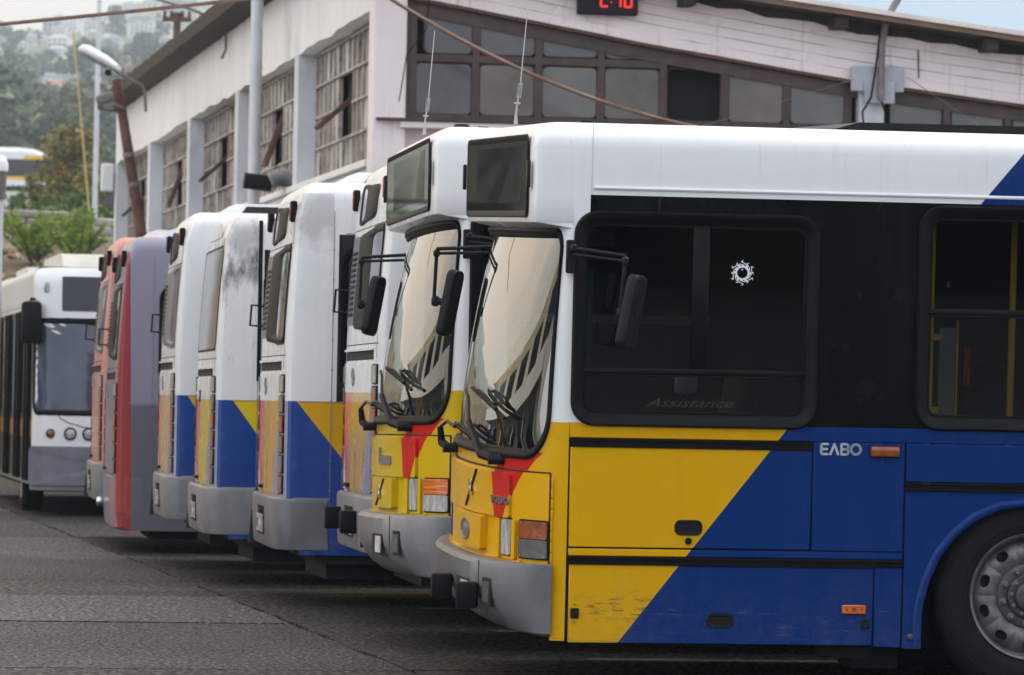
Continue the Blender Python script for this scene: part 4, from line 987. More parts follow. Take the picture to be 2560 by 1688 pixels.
# ------------------------------------------------------------------ depot building
def wall_mat(name, a, b, stain=.5, pink=False, sc=(1, 1, 1)):
    t = NT(name); n1 = t.noise(.9, 6, (1, 1, 1), .65); n2 = t.noise(2.0, 6, (3, 3, .28), .75); n3 = t.noise(4, 6, sc, .8); n4 = t.noise(1.4, 7, (1, 1, 1), .75, (7, 3, 2))
    c = t.mix(t.rng(n1, .3, .7), a, b)
    c = t.mix(t.mul(t.rng(n4, .56, .66), stain), c, tuple(x*.72 for x in a))                       # old repairs and peeled coats
    c = t.mix(t.mul(t.rng(n2, .56, .74), stain), c, (.26, .235, .21) if not pink else (.33, .24, .21))   # water streaks
    c = t.mix(t.mul(t.rng(n3, .64, .72), .65), c, (.10, .085, .075))                             # chips
    t.bump(t.op('ADD', n3, n4), .45, .015); return t.fin(c, .75)
BM = dict(
    wall=wall_mat('white_plaster', (.66, .655, .64), (.76, .75, .735), .5), pill=wall_mat('pillar_grey_shaded', (.50, .53, .56), (.60, .62, .64), .4),  # pillar grey includes the bluish shade of the reveals in its colour
    pink=wall_mat('pink_plaster', (.72, .65, .64), (.79, .73, .72), .45, True, (1, 1, 4)), board=wall_mat('boarded_concrete', (.76, .69, .675), (.84, .785, .77), .7, True, (.6, 1, 6)),
    roof=pm('roof_edge_brown', (.034, .024, .019), .8, var=.4, scale=3, bump=.4), soffit=pm('soffit_dark', (.035, .026, .022), .85, var=.4, scale=3), rim=pm('roof_rim', (.66, .60, .56), .5, var=.15, scale=2),
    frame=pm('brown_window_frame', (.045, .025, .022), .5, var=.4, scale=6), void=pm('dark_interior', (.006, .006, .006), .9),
    pane=pm('grimy_pane', (.105, .103, .102), .12, var=.25, scale=.9, c2=(.15, .145, .13)), pane3=pm('grimy_pane_brown', (.075, .066, .055), .16, var=.4, scale=1.1, c2=(.14, .125, .10)), pane2=pm('grimy_pane_dark', (.075, .077, .082), .12, var=.3, scale=.9),
    slatA=pm('lattice_pane', (.36, .34, .31), .45, var=.45, scale=2.2, sc=(1, 1, .4)), slatB=pm('lattice_pane_brown', (.22, .18, .155), .5, var=.5, scale=2.2, sc=(1, 1, .4)), slatC=pm('lattice_pane_pale', (.46, .445, .42), .4, var=.35, scale=2.2, sc=(1, 1, .4)),
    bar=pm('rusty_bar', (.33, .30, .27), .7, var=.5, scale=6), rust=pm('rust_brown', (.095, .042, .028), .8, var=.5, scale=5, bump=.3),
    pipe=pm('pipe_grey', (.50, .52, .55), .4, var=.1, scale=3), grey=pm('metal_box_grey', (.36, .38, .42), .45, var=.15, scale=4), cable=pm('brown_conduit', (.15, .085, .055), .6, var=.25, scale=5), dkpipe=pm('old_metal', (.15, .125, .125), .5, var=.3, scale=6),
    duct=pm('foil_duct', (.30, .30, .31), .35, .6, var=.3, scale=8), white=pm('lamp_white', (.72, .73, .74), .35, var=.08, scale=3), ygreen=pm('yellow_green_cloth', (.38, .40, .06), .8))
BY = R(9.1); MBD = TR(-1.657, 56, 0, BY)
bld = thing('depot_building', 'white two storey depot with lattice windows on the long wall and pink gable end', 'building', MBD)
def bpart(mb, name, m, parent=None, smooth=30): return mb.build(name, m, parent or bld, smooth)
BAY, NB = 7.83, 5; PW = .42; REC = .26
ZS, ZL, ZT_ = 4.28, 6.02, 7.0
LW = BAY*NB+PW
# long wall: sill wall, lintel wall, pillars
bpart(MB().b2((0.02, .5, 0), (.5, LW, ZS)), 'wall', BM['wall'])
rng_ = random.Random(5)
lt_ = MB(); n_ = 60; topr = []; botr = []
for k in range(n_+1):
    yy = .45+(LW-.45)*k/n_; botr.append(((0.0, yy, ZL+rng_.uniform(-.03, .02)), (.5, yy, ZL))); topr.append((0.0, yy, ZT_))
lt_.strip([[a[1] for a in botr], [a[0] for a in botr], topr, [(.5, p[1], ZT_) for p in topr]]); bpart(lt_, 'wall', BM['wall'])
for k in range(1, NB+1):
    y0 = k*BAY
    bpart(MB().b2((-.015, y0, 0), (REC+.02, y0+PW, ZL+.002), .012), 'pillar', BM['pill'])
bpart(MB().b2((-.02, 0, 0), (.37, .45, 6.68), .012), 'pillar', BM['pink'])
# end wall far away and plinth moulding
bpart(MB().b2((-.05, .5, ZS-.10), (.04, LW, ZS-.012), .01), 'sill', BM['wall'])
# lattice windows, every pane a piece
NC, NR = 15, 4
pw = (BAY-PW-.10)/NC; ph = (ZL-ZS-.10)/NR
pane_me = []
for k, mm in enumerate(('slatA', 'slatB', 'slatC')):
    b_ = MB().box((0, 0, 0), (.012, pw-.035, ph-.035), None, .004); pane_me.append(b_.mesh('pane', BM[mm], 0))
for k in range(NB):
    y0 = k*BAY+(PW if k else .45)+.03; y1 = (k+1)*BAY-.03
    fr = MB(); X = REC
    for c_ in range(NC+1):
        for r_ in range(NR):
            if c_ in (NC-6, NC-7) and r_ in (1, 2): continue
            fr.b2((X-.030, y0+(y1-y0)*c_/NC-.020, ZS+.02+(ZL-ZS-.04)*r_/NR), (X+.03, y0+(y1-y0)*c_/NC+.020, ZS+.02+(ZL-ZS-.04)*(r_+1)/NR))
    for r_ in range(NR+1):
        zz = ZS+.04+(ZL-ZS-.08)*r_/NR; fr.b2((X-.045, y0, zz-.016), (X+.02, y1 if r_ != 2 else y0+(y1-y0)*(NC-8)/NC, zz+.016))
        if r_ == 2: fr.b2((X-.045, y0+(y1-y0)*(NC-5)/NC, zz-.016), (X+.02, y1, zz+.016))
    win = bpart(fr, 'lattice_window', BM['bar'], None, 0)
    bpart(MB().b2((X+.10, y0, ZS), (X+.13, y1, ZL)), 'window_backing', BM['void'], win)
    vc = 5 if k % 2 == 0 else 6; vr = 1 if k % 2 == 0 else 1
    sxx = (y1-y0)/(BAY-PW-.10)
    for c_ in range(NC):
        for r_ in range(NR):
            if c_ in (NC-6, NC-7, NC-8) and vr <= r_ <= vr+1: continue
            if rng_.random() < .03: continue
            q = obj_of('pane', pane_me[rng_.choice((0, 0, 1, 1, 2) if r_ > 1 else (0, 1, 1, 1, 2))], win, (X+rng_.uniform(-.006, .012), y0+(y1-y0)*(c_+.5)/NC, ZS+.04+(ZL-ZS-.08)*(r_+.5)/NR)); q.scale = (1, sxx, 1); q.rotation_euler = (rng_.uniform(-.03, .03), rng_.uniform(-.05, .05), 0)
    cy = y0+(y1-y0)*(NC-6.5)/NC; zc = ZS+.04+(ZL-ZS-.08)*(vr+1)/NR
    # tilted opening sash hung in the gap
    tilt = Matrix.Rotation(R(48 if k % 2 == 0 else 20), 4, 'Y')
    s_ = MB(); zz = .42
    for (cx_, cz_, dy_, dz_) in ((0, zz, pw, .05), (0, -zz, pw, .05)): s_.box(Matrix.Translation((X-.05, cy, zc)) @ tilt @ Vector((0, 0, cz_)), (.05, dy_, dz_), tilt)
    for sy in (-1, 0, 1): s_.box(Matrix.Translation((X-.05, cy, zc)) @ tilt @ Vector((0, sy*(pw/2-.02), 0)), (.05, .045, zz*2), tilt)
    s_.box(Matrix.Translation((X-.05, cy, zc)) @ tilt @ Vector((.0, 0, 0)), (.012, pw-.02, zz*2), tilt)
    bpart(s_, 'open_sash', BM['rust'], win, 0)
# roof edge along the long wall, ragged underside
rf = MB(); e1, e2, e3, e4 = [], [], [], []
for k in range(81):
    yy = -.75+(LW+.2)*k/80; e1.append((-.42, yy, ZT_+.03+rng_.uniform(-.012, .012))); e2.append((-.44, yy, ZT_+.24+rng_.uniform(-.012, .012))); e3.append((.05, yy, ZT_+rng_.uniform(-.02, .02))); e4.append((.6, yy, ZT_-.02))
rf.strip([e4, e3, e1, e2, [(.6, p[1], ZT_+.2) for p in e2]]); bpart(rf, 'roof_edge', BM['roof'], None, 20)
# gable end
def gz(x):   # underside of the sloping beam
    P = [(-.2, 6.27), (.71, 6.12), (3.29, 5.69), (5.77, 5.33), (7.8, 5.11), (14, 4.5)]
    for (a, za), (b, zb) in zip(P, P[1:]):
        if a <= x <= b: return za+(zb-za)*(x-a)/(b-a)
    return P[-1][1]
GX = 13.5
gxs = [.37+(GX-.37)*k/46 for k in range(47)]
for r_ in range(5):     # board marks: five courses, each a little proud or shy of its neighbour
    h0, h1 = r_*.117+rng_.uniform(.001, .004), (r_+1)*.117-rng_.uniform(.001, .004); off = rng_.uniform(-.006, .006)
    q = MB(); top = [(x, .03+off, gz(x)+h1+(rng_.uniform(-.03, .02) if r_ == 4 else rng_.uniform(-.003, .002))) for x in gxs]; bot = [(x, .03+off, gz(x)+h0+rng_.uniform(-.002, .003)) for x in gxs]
    q.strip([[(x, .3, z) for x, y, z in bot], bot, top, [(x, .3, z) for x, y, z in top]]); bpart(q, 'beam_board', BM['board'], None, 20)
q = MB(); q.strip([[(x, .055, gz(x)) for x in gxs], [(x, .055, gz(x)+.58) for x in gxs]]); bpart(q, 'beam_core', BM['soffit'], None, 0)
q = MB(); q.strip([[(x, .02, gz(x)-.045) for x in gxs], [(x, .00, gz(x)-.04) for x in gxs], [(x, .0, gz(x)-.004) for x in gxs], [(x, .1, gz(x)-.004) for x in gxs]]); bpart(q, 'beam_edge', BM['rust'], None, 20)
# window band
cols = [.46+.747*k for k in range(8)]
bpart(MB().b2((.37, .20, 0), (GX, .5, 4.70)), 'wall', BM['pink'])
bpart(MB().b2((.30, -.06, 4.62), (GX, .22, 4.70), .01), 'sill', BM['pink'])
bpart(MB().b2((.02, -.09, 4.705), (GX, .2, 4.735), .004), 'sill_capping', BM['frame'])
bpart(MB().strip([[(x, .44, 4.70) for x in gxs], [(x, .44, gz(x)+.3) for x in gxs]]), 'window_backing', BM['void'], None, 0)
wf = MB(); ZR = 5.455
def wcol(x): wf.b2((x-.045, .10, 4.73), (x+.045, .20, gz(x)-.002), .006)
for x in cols: wcol(x)
wf.b2((.40, .11, 4.736), (5.72, .20, 4.80), .006); wf.b2((.40, .105, ZR-.045), (3.45, .20, ZR+.05), .006)
wf.strip([[(x, .09, gz(x)-.20-(.0 if x < 3.3 else .0)) for x in gxs], [(x, .09, gz(x)-.003) for x in gxs]])
wf.b2((.37, .105, 4.74), (.47, .21, 6.1))
gwin = bpart(wf, 'window_frame', BM['frame'], None, 0)
def gpane(x0, x1, z0, zl, zr, mm, rad=.07):
    o = []
    for cx_, cz_, a0 in ((x1-rad, None, 0), (x0+rad, None, 90), (x0+rad, z0+rad, 180), (x1-rad, z0+rad, 270)):
        for k in range(5):
            a = R(a0+22.5*k); px = cx_+rad*math.cos(a); top = zl+(zr-zl)*(px-x0)/(x1-x0)
            pz = (top-rad+rad*math.sin(a)) if cz_ is None else cz_+rad*math.sin(a); o.append((px, .13, pz))
    q = MB(); q.prism(o, (0, .014, 0)); p = bpart(q, 'pane', BM[mm], gwin, 0)
    g = MB(); g.tube([(a, .126, c_) for a, b, c_ in o], .011, 4, closed=True); bpart(g, 'pane_gasket', BM['frame'], gwin, 40)
for k in range(7):
    x0, x1 = cols[k]+.045, cols[k+1]-.045
    if k == 0: x0 = .49
    if k < 4:
        gpane(x0, x1, 4.80, ZR-.05, ZR-.05, ('pane2', 'pane3', 'pane', 'pane3')[k])
        gpane(x0+(.1 if k == 0 else 0), x1, ZR+.055, gz(x0)-.11, gz(x1)-.11, 'pane2')
    elif k == 4:
        g = MB(); g.tube([(a, .126, b) for a, b in rr(x0, x1, 4.80, 5.42, .07, .07, 4, 2)], .014, 4, closed=True); bpart(g, 'pane_gasket', BM['frame'], gwin, 40)
    else: gpane(x0, x1, 4.80, min(5.42, gz(x0)-.11), gz(x1)-.10, 'pane' if k == 6 else 'pane3')
for k in range(8):
    x0 = 6.20+.755*k; x1 = x0+.64
    gpane(x0, x1, 4.70, gz(x0)-.14, gz(x1)-.14, 'pane'); wf2 = MB().b2((x1+.012, .10, 4.6), (x1+.10, .2, gz(x1)), .006); bpart(wf2, 'mullion', BM['frame'], gwin, 0)
bpart(MB().b2((5.80, -.02, 0), (6.10, .22, gz(6)-.0), .01), 'pillar', BM['pill'])
# roof slab over the gable with soffit, purlin ends and pale rim
def rz(x): return 7.12-.148*x if x < 7.8 else 7.12-.148*7.8-.125*(x-7.8)
def rz(x): return 6.83-.1165*x
rx = [-.44+(GX+1.0)*k/30 for k in range(31)]
q = MB(); q.strip([[(x, .5, rz(x)-.12) for x in rx], [(x, -.45, rz(x)-.12) for x in rx]]); q.strip([[(x, .06, rz(x)-.13) for x in rx], [(x, .06, gz(max(x, -.2))+.575) for x in rx]]); bpart(q, 'soffit', BM['soffit'], None, 0)
q = MB(); q.strip([[(x, -.45, rz(x)-.12) for x in rx], [(x, -.47, rz(x)-.12) for x in rx], [(x, -.47, rz(x)-.03) for x in rx], [(x, -.45, rz(x)-.03) for x in rx]]); bpart(q, 'fascia_board', BM['cable'], None, 0)
q = MB(); q.strip([[(x, -.50, rz(x)-.055) for x in rx], [(x, -.50, rz(x)+.0) for x in rx], [(x, 2, rz(x)+.03) for x in rx]]); q.strip([[(x, -.50, rz(x)-.055) for x in rx], [(x, -.45, rz(x)-.03) for x in rx]]); bpart(q, 'roof', BM['rim'], None, 0)
for k in range(7):
    x = 1.75+1.83*k; bpart(MB().b2((x, -.36, rz(x)-.28), (x+.16, .05, rz(x)-.13), .008), 'purlin', BM['roof'])
# post with plates and the bent lamp pipe on the gable
post = thing('lamp_bracket', 'bent grey pipe lamp bracket with metal boxes and a cable loop on the gable post', 'lamp bracket', MBD)
bpart(MB().b2((5.68, -.09, 5.20), (6.32, -.03, 5.50), .008), 'back_plate', BM['grey'], post)
bpart(MB().b2((5.83, -.13, 5.06), (6.20, -.10, 5.33), .006), 'front_plate', BM['grey'], post)
q = MB(); P = [(6.02, -.17, 5.1), (6.02, -.17, 5.75), (6.06, -.17, 6.0), (6.15, -.17, 6.2), (6.28, -.18, 6.42), (6.50, -.2, 6.70)]; q.tube(P, .042, 10); bpart(q, 'bent_pipe', BM['dkpipe'], post)
q = MB(); q.tube([(6.0, -.17, 5.95), (5.95, -.19, 5.5), (5.9, -.17, 5.12), (5.80, -.16, 4.95), (5.82, -.16, 4.80), (5.95, -.16, 4.72), (6.07, -.16, 4.80), (6.08, -.16, 4.95), (6.03, -.16, 5.08)], .013, 6); bpart(q, 'cable', M['rubber'], post)
q = MB(); q.tube([(6.50, -.02, 5.72), (6.51, -.03, 5.38)], .010, 6); bpart(q, 'hook', BM['rust'], post)
def cable(name, label, cat, pts, r, m, sag=0, n=24):
    P = []
    for (a, b) in zip(pts, pts[1:]):
        a, b = Vector(a), Vector(b)
        for k in range(n): t = k/n; p = a.lerp(b, t); p.z -= sag*4*t*(1-t); P.append(p)
    P.append(Vector(pts[-1])); q = MB(); q.tube(P, r, 6); return q.build(name, m, None, 60, label=label, category=cat)
cable('conduit', 'brown conduit drooping across the gable windows down to the right', 'cable', [(-1.75, 55.0, 6.22), (2.10, 55.2, 4.64)], .024, BM['cable'], .22)
cable('wire', 'thin dark wire hanging loosely from the gable corner over the pink pillar', 'cable', [(-1.02, 55.7, 6.3), (-1.06, 55.7, 5.75), (-1.28, 55.6, 5.45), (-1.36, 55.6, 4.9)], .008, M['rubber'], .0, 6)
cable('wire', 'thin pale wire slanting from the gable post down to the right over the windows', 'cable', [(4.62, 56.6, 5.35), (5.5, 56.7, 4.8)], .0045, BM['dkpipe'], 0)
cable('wire', 'thin pale wire slanting from the gable post down to the left over the windows', 'cable', [(3.98, 56.5, 5.32), (2.2, 56.2, 4.72)], .0045, BM['dkpipe'], 0)
cable('overhead_cable', 'brown overhead cable with knots crossing the sky at top left', 'cable', [(-9.5, 48, 4.72), (-2.4, 48, 5.47)], .021, BM['cable'], .05)
# clock
ck = thing('digital_clock', 'black digital clock with red digits under the roof edge of the gable', 'clock', MBD)
zc, xc = 6.26, 2.73
bpart(MB().b2((xc-.36, -.12, zc-.25), (xc+.36, -.0, zc+.25), .015), 'clock_case', M['plastic'], ck)
bpart(MB().b2((xc-.40, -.08, zc-.06), (xc+.44, -.06, zc-.04)), 'clock_bracket', M['plastic'], ck)
em = bpy.data.materials.new('red_led'); em.use_nodes = True; em.node_tree.nodes['Principled BSDF'].inputs['Base Color'].default_value = (.4, .005, .003, 1)
em.node_tree.nodes['Principled BSDF'].inputs['Emission Color'].default_value = (1, .03, .015, 1); em.node_tree.nodes['Principled BSDF'].inputs['Emission Strength'].default_value = .4
SEG = {'2': 'abged', '1': 'bc', '0': 'abcdef'}
def digit(ch, x0):
    w, h, t = .105, .27, .026; z0 = zc-.165; q = MB()
    S_ = dict(a=((x0+.012, z0+h-t), (x0+w-.012, z0+h)), g=((x0+.012, z0+h/2-t/2), (x0+w-.012, z0+h/2+t/2)), d=((x0+.012, z0), (x0+w-.012, z0+t)),
              f=((x0, z0+h/2+.008), (x0+t, z0+h-.012)), b=((x0+w-t, z0+h/2+.008), (x0+w, z0+h-.012)), e=((x0, z0+.012), (x0+t, z0+h/2-.008)), c=((x0+w-t, z0+.012), (x0+w, z0+h/2-.008)))
    for s_ in SEG[ch]: a, b = S_[s_]; q.b2((a[0], -.127, a[1]), (b[0], -.118, b[1]))
    bpart(q, 'digit', em, ck, 0)
digit('2', xc-.10); digit('1', xc+.055); digit('0', xc+.185)
q = MB(); [q.b2((xc+.028, -.127, zc+dz), (xc+.046, -.118, zc+dz+.018)) for dz in (-.11, .02)]; bpart(q, 'colon', em, ck, 0)
# ------------------------------------------------------------------ things on the long wall
fl_ = thing('flue_pipe', 'tall pale grey flue pipe standing up the long wall between the lattice windows', 'pipe', MBD)
px_, py_ = -.43, 9.2
q = MB(); q.tube([(px_, py_, 2.5), (px_, py_, 7.9)], .083, 20); bpart(q, 'pipe', BM['pipe'], fl_)
for z in (3.93, 5.9, 6.9):
    q = MB(); q.tube([(px_, py_, z), (px_, py_, z+.04)], .089, 20); bpart(q, 'collar', BM['pipe'], fl_)
dc = thing('exhaust_duct', 'black horizontal duct with ribbed foil hose beside the flue pipe', 'duct', MBD)
q = MB(); q.tube([(-.60, py_-.35, 4.36), (-.23, py_-.35, 4.32)], .108, 20); bpart(q, 'duct', M['rubber'], dc)
q = MB(); rr_ = []; P = []
for k in range(25): P.append((-.26+.34*k/24, py_-.40, 4.36+.05*math.sin(k/24*3))); rr_.append(.118+(.012 if k % 2 else -.006))
q.tube(P, rr_, 16); bpart(q, 'hose', BM['duct'], dc, 20)
lp_ = thing('wall_lamp_arm', 'thin lamp arm hooked over the roof edge at the top of the long wall', 'lamp bracket', MBD)
q = MB(); y_ = 17.2; q.tube([(-1.75, y_, 7.62), (-.6, y_, 7.32), (-.12, y_, 7.15), (-.06, y_, 6.95), (-.06, y_, 6.72), (-.12, y_, 6.58)], .022, 8); bpart(q, 'arm', BM['dkpipe'], lp_)
q = MB(); q.box((-1.9, y_, 7.68), (.5, .16, .10), Matrix.Rotation(R(14), 4, 'Y'), .03, 2); bpart(q, 'lamp_head', BM['dkpipe'], lp_)
al = thing('alarm_box', 'small pale box at the far corner of the long wall under the roof', 'box', MBD)
bpart(MB().b2((-.30, LW-.3, 5.45), (-.06, LW-.1, 6.0), .02), 'case', BM['white'], al); bpart(MB().b2((-.06, LW-.25, 5.6), (0.02, LW-.15, 5.8)), 'bracket', BM['grey'], al)
# leaning rusty lamp post
lm = thing('street_lamp', 'leaning rusty lamp post with a white lamp head near the far end of the depot', 'street lamp')
q = MB(); q.tube([(-5.707, 80.00, -0.461), (-6.205, 80.00, 4.073), (-6.454, 80.00, 5.495), (-6.668, 80.00, 6.695)], [.115, .10, .09, .075], 10); q.build('post', BM['rust'], lm)
for z, x in ((4.917, -6.347), (5.406, -6.441)): 
    q = MB(); q.tube([(x, 80, z), (x-.012, 80, z+.07)], .105, 10); q.build('clamp', BM['dkpipe'], lm)
q = MB(); Th = Matrix.Translation((-6.97, 79.90, 7.03)) @ Matrix.Rotation(R(27), 4, 'Y')
rows = []
for x, s_, zz in ((-.38, .2, .0), (-.35, .7, .02), (-.25, 1, .035), (.1, .95, .03), (.36, .6, .01), (.42, .45, 0)): rows.append([Th @ Vector((x, .125*s_*math.cos(R(30*k)), zz+.088*s_*math.sin(R(30*k)))) for k in range(12)])
q.strip(rows, closed=True); q.poly(rows[0]); q.poly(rows[-1]); hd = q.build('lamp_head', BM['white'], lm)
q = MB(); q.box(Th @ Vector((-.08, 0, -.075)), (.55, .22, .03), Matrix.Rotation(R(27), 4, 'Y'), .01); q.build('lens', M['cleardk'], hd)
q = MB(); q.box(Th @ Vector((.25, 0, -.13)), (.11, .12, .10), None, .02); q.build('photocell', M['rubber'], lm)
q = MB(); q.tube([(-6.774, 79.90, 6.900), (-6.579, 79.90, 6.757), (-6.241, 79.90, 6.606), (-6.187, 79.90, 6.473), (-6.170, 79.90, 6.162)], .026, 8); q.build('arm', BM['dkpipe'], lm)
q = MB(); q.box((-6.490, 79.90, 6.935), (.13, .16, .28), Matrix.Rotation(R(-8), 4, 'Y'), .015); q.box((-6.596, 79.90, 6.900), (.2, .05, .05)); q.build('transformer_box', BM['bar'], lm)
q = MB(); q.box((-6.845, 79.80, 6.366), (.30, .22, .16), Matrix.Rotation(R(-24), 4, 'Y'), .03); q.box((-6.774, 79.80, 6.242), (.2, .16, .14), None, .02); q.tube([(-6.756, 79.80, 6.295), (-6.534, 79.90, 6.206)], .03, 6); q.build('floodlight', BM['dkpipe'], lm)
# ------------------------------------------------------------------ vegetation and the hillside
def leaf_mat(name, a, b, c=None, rough=.7):
    t = NT(name); g = t.n.new('ShaderNodeNewGeometry'); ri = g.outputs['Random Per Island']
    col = t.mix(ri, a, b)
    if c: col = t.mix(t.mul(t.gt(ri, .62), t.rng(t.noise(.8, 3), .40, .62)), col, c)
    return t.fin(col, rough, 0, 0, .3)
LM = dict(autumn=leaf_mat('autumn_leaves', (.075, .095, .02), (.19, .17, .04), (.30, .17, .03)), green=leaf_mat('green_leaves', (.035, .07, .015), (.10, .15, .03)),
          bright=leaf_mat('bright_leaves', (.10, .17, .03), (.26, .34, .07)), pine=leaf_mat('pine_needles', (.02, .04, .02), (.05, .075, .035)), far=leaf_mat('far_leaves', (.05, .068, .04), (.15, .165, .085), (.21, .17, .085)), straw=leaf_mat('dry_grass', (.22, .15, .08), (.36, .27, .16)))
BARK = pm('bark', (.13, .105, .085), .9, var=.4, scale=8, bump=.4)
def leaves(blobs, n, size, rn, flat=.5, long=1.0):
    v, f = [], []
    tot = sum(r[0]*r[1]*r[2] for c, r in blobs)
    for c, r in blobs:
        k = max(6, int(n*(r[0]*r[1]*r[2])/tot))
        for _ in range(k):
            while True:
                p = Vector((rn.uniform(-1, 1), rn.uniform(-1, 1), rn.uniform(-1, 1)))
                if .25 < p.length < 1: break
            if p.length < .6: p = p*1.25
            q = Vector((c[0]+p.x*r[0], c[1]+p.y*r[1], c[2]+p.z*r[2]))
            a = Vector((rn.gauss(0, 1), rn.gauss(0, 1), rn.gauss(0, flat))).normalized(); b = a.cross(Vector((rn.gauss(0, 1), rn.gauss(0, 1), rn.gauss(0, 1)))).normalized()
            s_ = size*rn.uniform(.6, 1.4); a *= s_*long; b *= s_*.62; k0 = len(v)
            v += [tuple(q-a), tuple(q+b), tuple(q+a), tuple(q-b)]; f.append((k0, k0+1, k0+2, k0+3))
    m = MB(); m.v = v; m.f = f; return m
def raw(m, name, mat_, parent=None, **kw):
    me = bpy.data.meshes.new(name); me.from_pydata(m.v, [], m.f); me.materials.append(mat_); o = bpy.data.objects.new(name, me); link(o, parent); tag(o, **kw); return o
def tree(name, label, cat, x, y, h, w, mat_, n=900, size=.16, seed=1, trunk=.12, group=None, blobs=9, low=.25):
    rn = random.Random(seed); z0 = terr(x, y)
    root = thing(name, label, cat, TR(x, y, z0), group); B = []
    for k in range(blobs):
        a = rn.uniform(0, 6.28); t = rn.uniform(0, 1); rad = w*.5*rn.uniform(.2, .78)*(1-.5*t)
        B.append(((rad*math.cos(a), rad*math.sin(a), h*(low+(1-low-.16)*t)), (w*rn.uniform(.16, .3), w*rn.uniform(.16, .3), h*rn.uniform(.10, .19))))
    raw(leaves(B, n, size, rn), 'crown', mat_, root)
    q = MB(); q.tube([(0, 0, -.3), (.02*w, 0, h*.3), (-.02*w, .02*w, h*.62)], [trunk, trunk*.75, trunk*.35], 7)
    for c, r in B[:6]: q.tube([(0, 0, h*rn.uniform(.2, .5)), (c[0]*.5, c[1]*.5, c[2]-r[2]*.4), c], [trunk*.45, trunk*.28, trunk*.1], 5)
    q.build('trunk', BARK, root)
    return root
# autumn tree by the upper road (seen between the far bus and the depot corner)
tree('autumn_tree', 'brown and green autumn tree beside the depot corner below the hillside', 'tree', -19.7, 215, 4.7, 4.0, LM['autumn'], 6500, .105, 3, .12, None, 26, .03)
tree('autumn_tree', 'loose orange tinged small tree in front of the white wall below the road', 'tree', -20.9, 208, 2.9, 1.5, LM['autumn'], 1500, .08, 8, .06, None, 9, .1)
tree('roadside_tree', 'dark green low tree at the foot of the autumn tree beside the depot', 'tree', -18.2, 200, 1.9, 2.2, LM['green'], 900, .09, 12, .08, None, 9, .02)
tree('roadside_tree', 'small green tree at the left edge below the upper road bus', 'tree', -22.4, 214, 1.6, 1.3, LM['green'], 700, .09, 21, .06, None, 8, .1)
def shrub(label, x, y, h, w, seed, mat_='bright'):
    rn = random.Random(seed); root = thing('shrub', label, 'shrub', TR(x, y, terr(x, y)), 'bright green shrubs on the bank'); m = MB(); B = []
    q = MB()
    for k in range(44):
        a = rn.uniform(0, 6.28); l = rn.uniform(.5, 1)*h; r = rn.uniform(.2, .75)*w; tip = Vector((r*math.cos(a), r*math.sin(a), l)); q.tube([(0, 0, 0), tip*.5+Vector((0, 0, .1*h)), tip], [.014, .01, .004], 4)
        for j in range(16):
            t = .25+.75*j/15; p = tip*t+Vector((0, 0, .12*h*math.sin(t*3.1))); d = Vector((math.cos(a+1.57), math.sin(a+1.57), rn.uniform(-.3, .5)))*(.15*rn.uniform(.7, 1.3))*(1.2-t*.5)
            for sg in (-1, 1):
                e = p+d*sg+Vector((rn.uniform(-.03, .03), rn.uniform(-.03, .03), .03)); s_ = Vector((0, 0, .042)); k0 = len(m.v); mid = (p+e)/2
                m.v += [tuple(p), tuple(mid+s_), tuple(e), tuple(mid-s_)]; m.f.append((k0, k0+1, k0+2, k0+3))
    raw(m, 'foliage', LM[mat_], root); q.build('stem', BARK, root)
for i, (x, y, h, w, l) in enumerate(((-8.95, 88, 1.05, 2.4, 'bright green feathery shrub on the bank behind the white bus facing the camera'), (-9.9, 90, .7, 1.8, 'lower bright green shrub further left on the bank behind the white bus'),
     (-9.9, 99, 1.1, 1.6, 'tall light green shrub below the low stone wall near the depot corner'), (-8.8, 97, 1.25, 1.3, 'upright bright green shrub right beside the depot corner on the bank'), (-12.6, 97, 1.3, 1.5, 'light green shrub at the left edge on the bank'))):
    shrub(l, x, y, h, w, 30+i)
rn = random.Random(9); B = []
for k in range(260):
    x, y = rn.uniform(-17, -9.5), rn.uniform(83, 108); B.append(((x, y, terr(x, y)+.05), (.35, .35, .16)))
raw(leaves(B, 5200, .10, rn, 1.5), 'dry_grass', LM['straw'], None, kind='stuff')
B = []
for k in range(120):
    x, y = rn.uniform(-30, -12), rn.uniform(112, 205); B.append(((x, y, terr(x, y)+.3), (.9, .9, .5)))
raw(leaves(B, 5200, .13, rn, 1.0), 'ground_cover', LM['green'], None, kind='stuff')
# low stone wall on the bank, stone by stone
swm = [pm('wall_stone', (.24, .20, .165), .9, var=.3, scale=5, bump=.4), pm('wall_stone_grey', (.30, .275, .25), .9, var=.3, scale=5, bump=.4)]
sw_ = thing('stone_wall', 'low rough stone wall running along the top of the brown bank', 'wall', TR(0, 0, 0)); rn = random.Random(4)
sme = [MB().box((0, 0, 0), (.5, .3, .2), None, .04).mesh('stone', m_, 0) for m_ in swm]
for r_ in range(2):
    x = -17.0+r_*.25
    while x < -9.3:
        w = rn.uniform(.7, 1.3); q = obj_of('stone', sme[rn.random() < .45], sw_, (x+w*.25, 107+rn.uniform(-.05, .05), terr(x, 107)+.10+.2*r_)); q.scale = (w*.96, 1, rn.uniform(.9, 1.05)); q.rotation_euler = (0, rn.uniform(-.05, .05), rn.uniform(-.06, .06)); x += w*.5
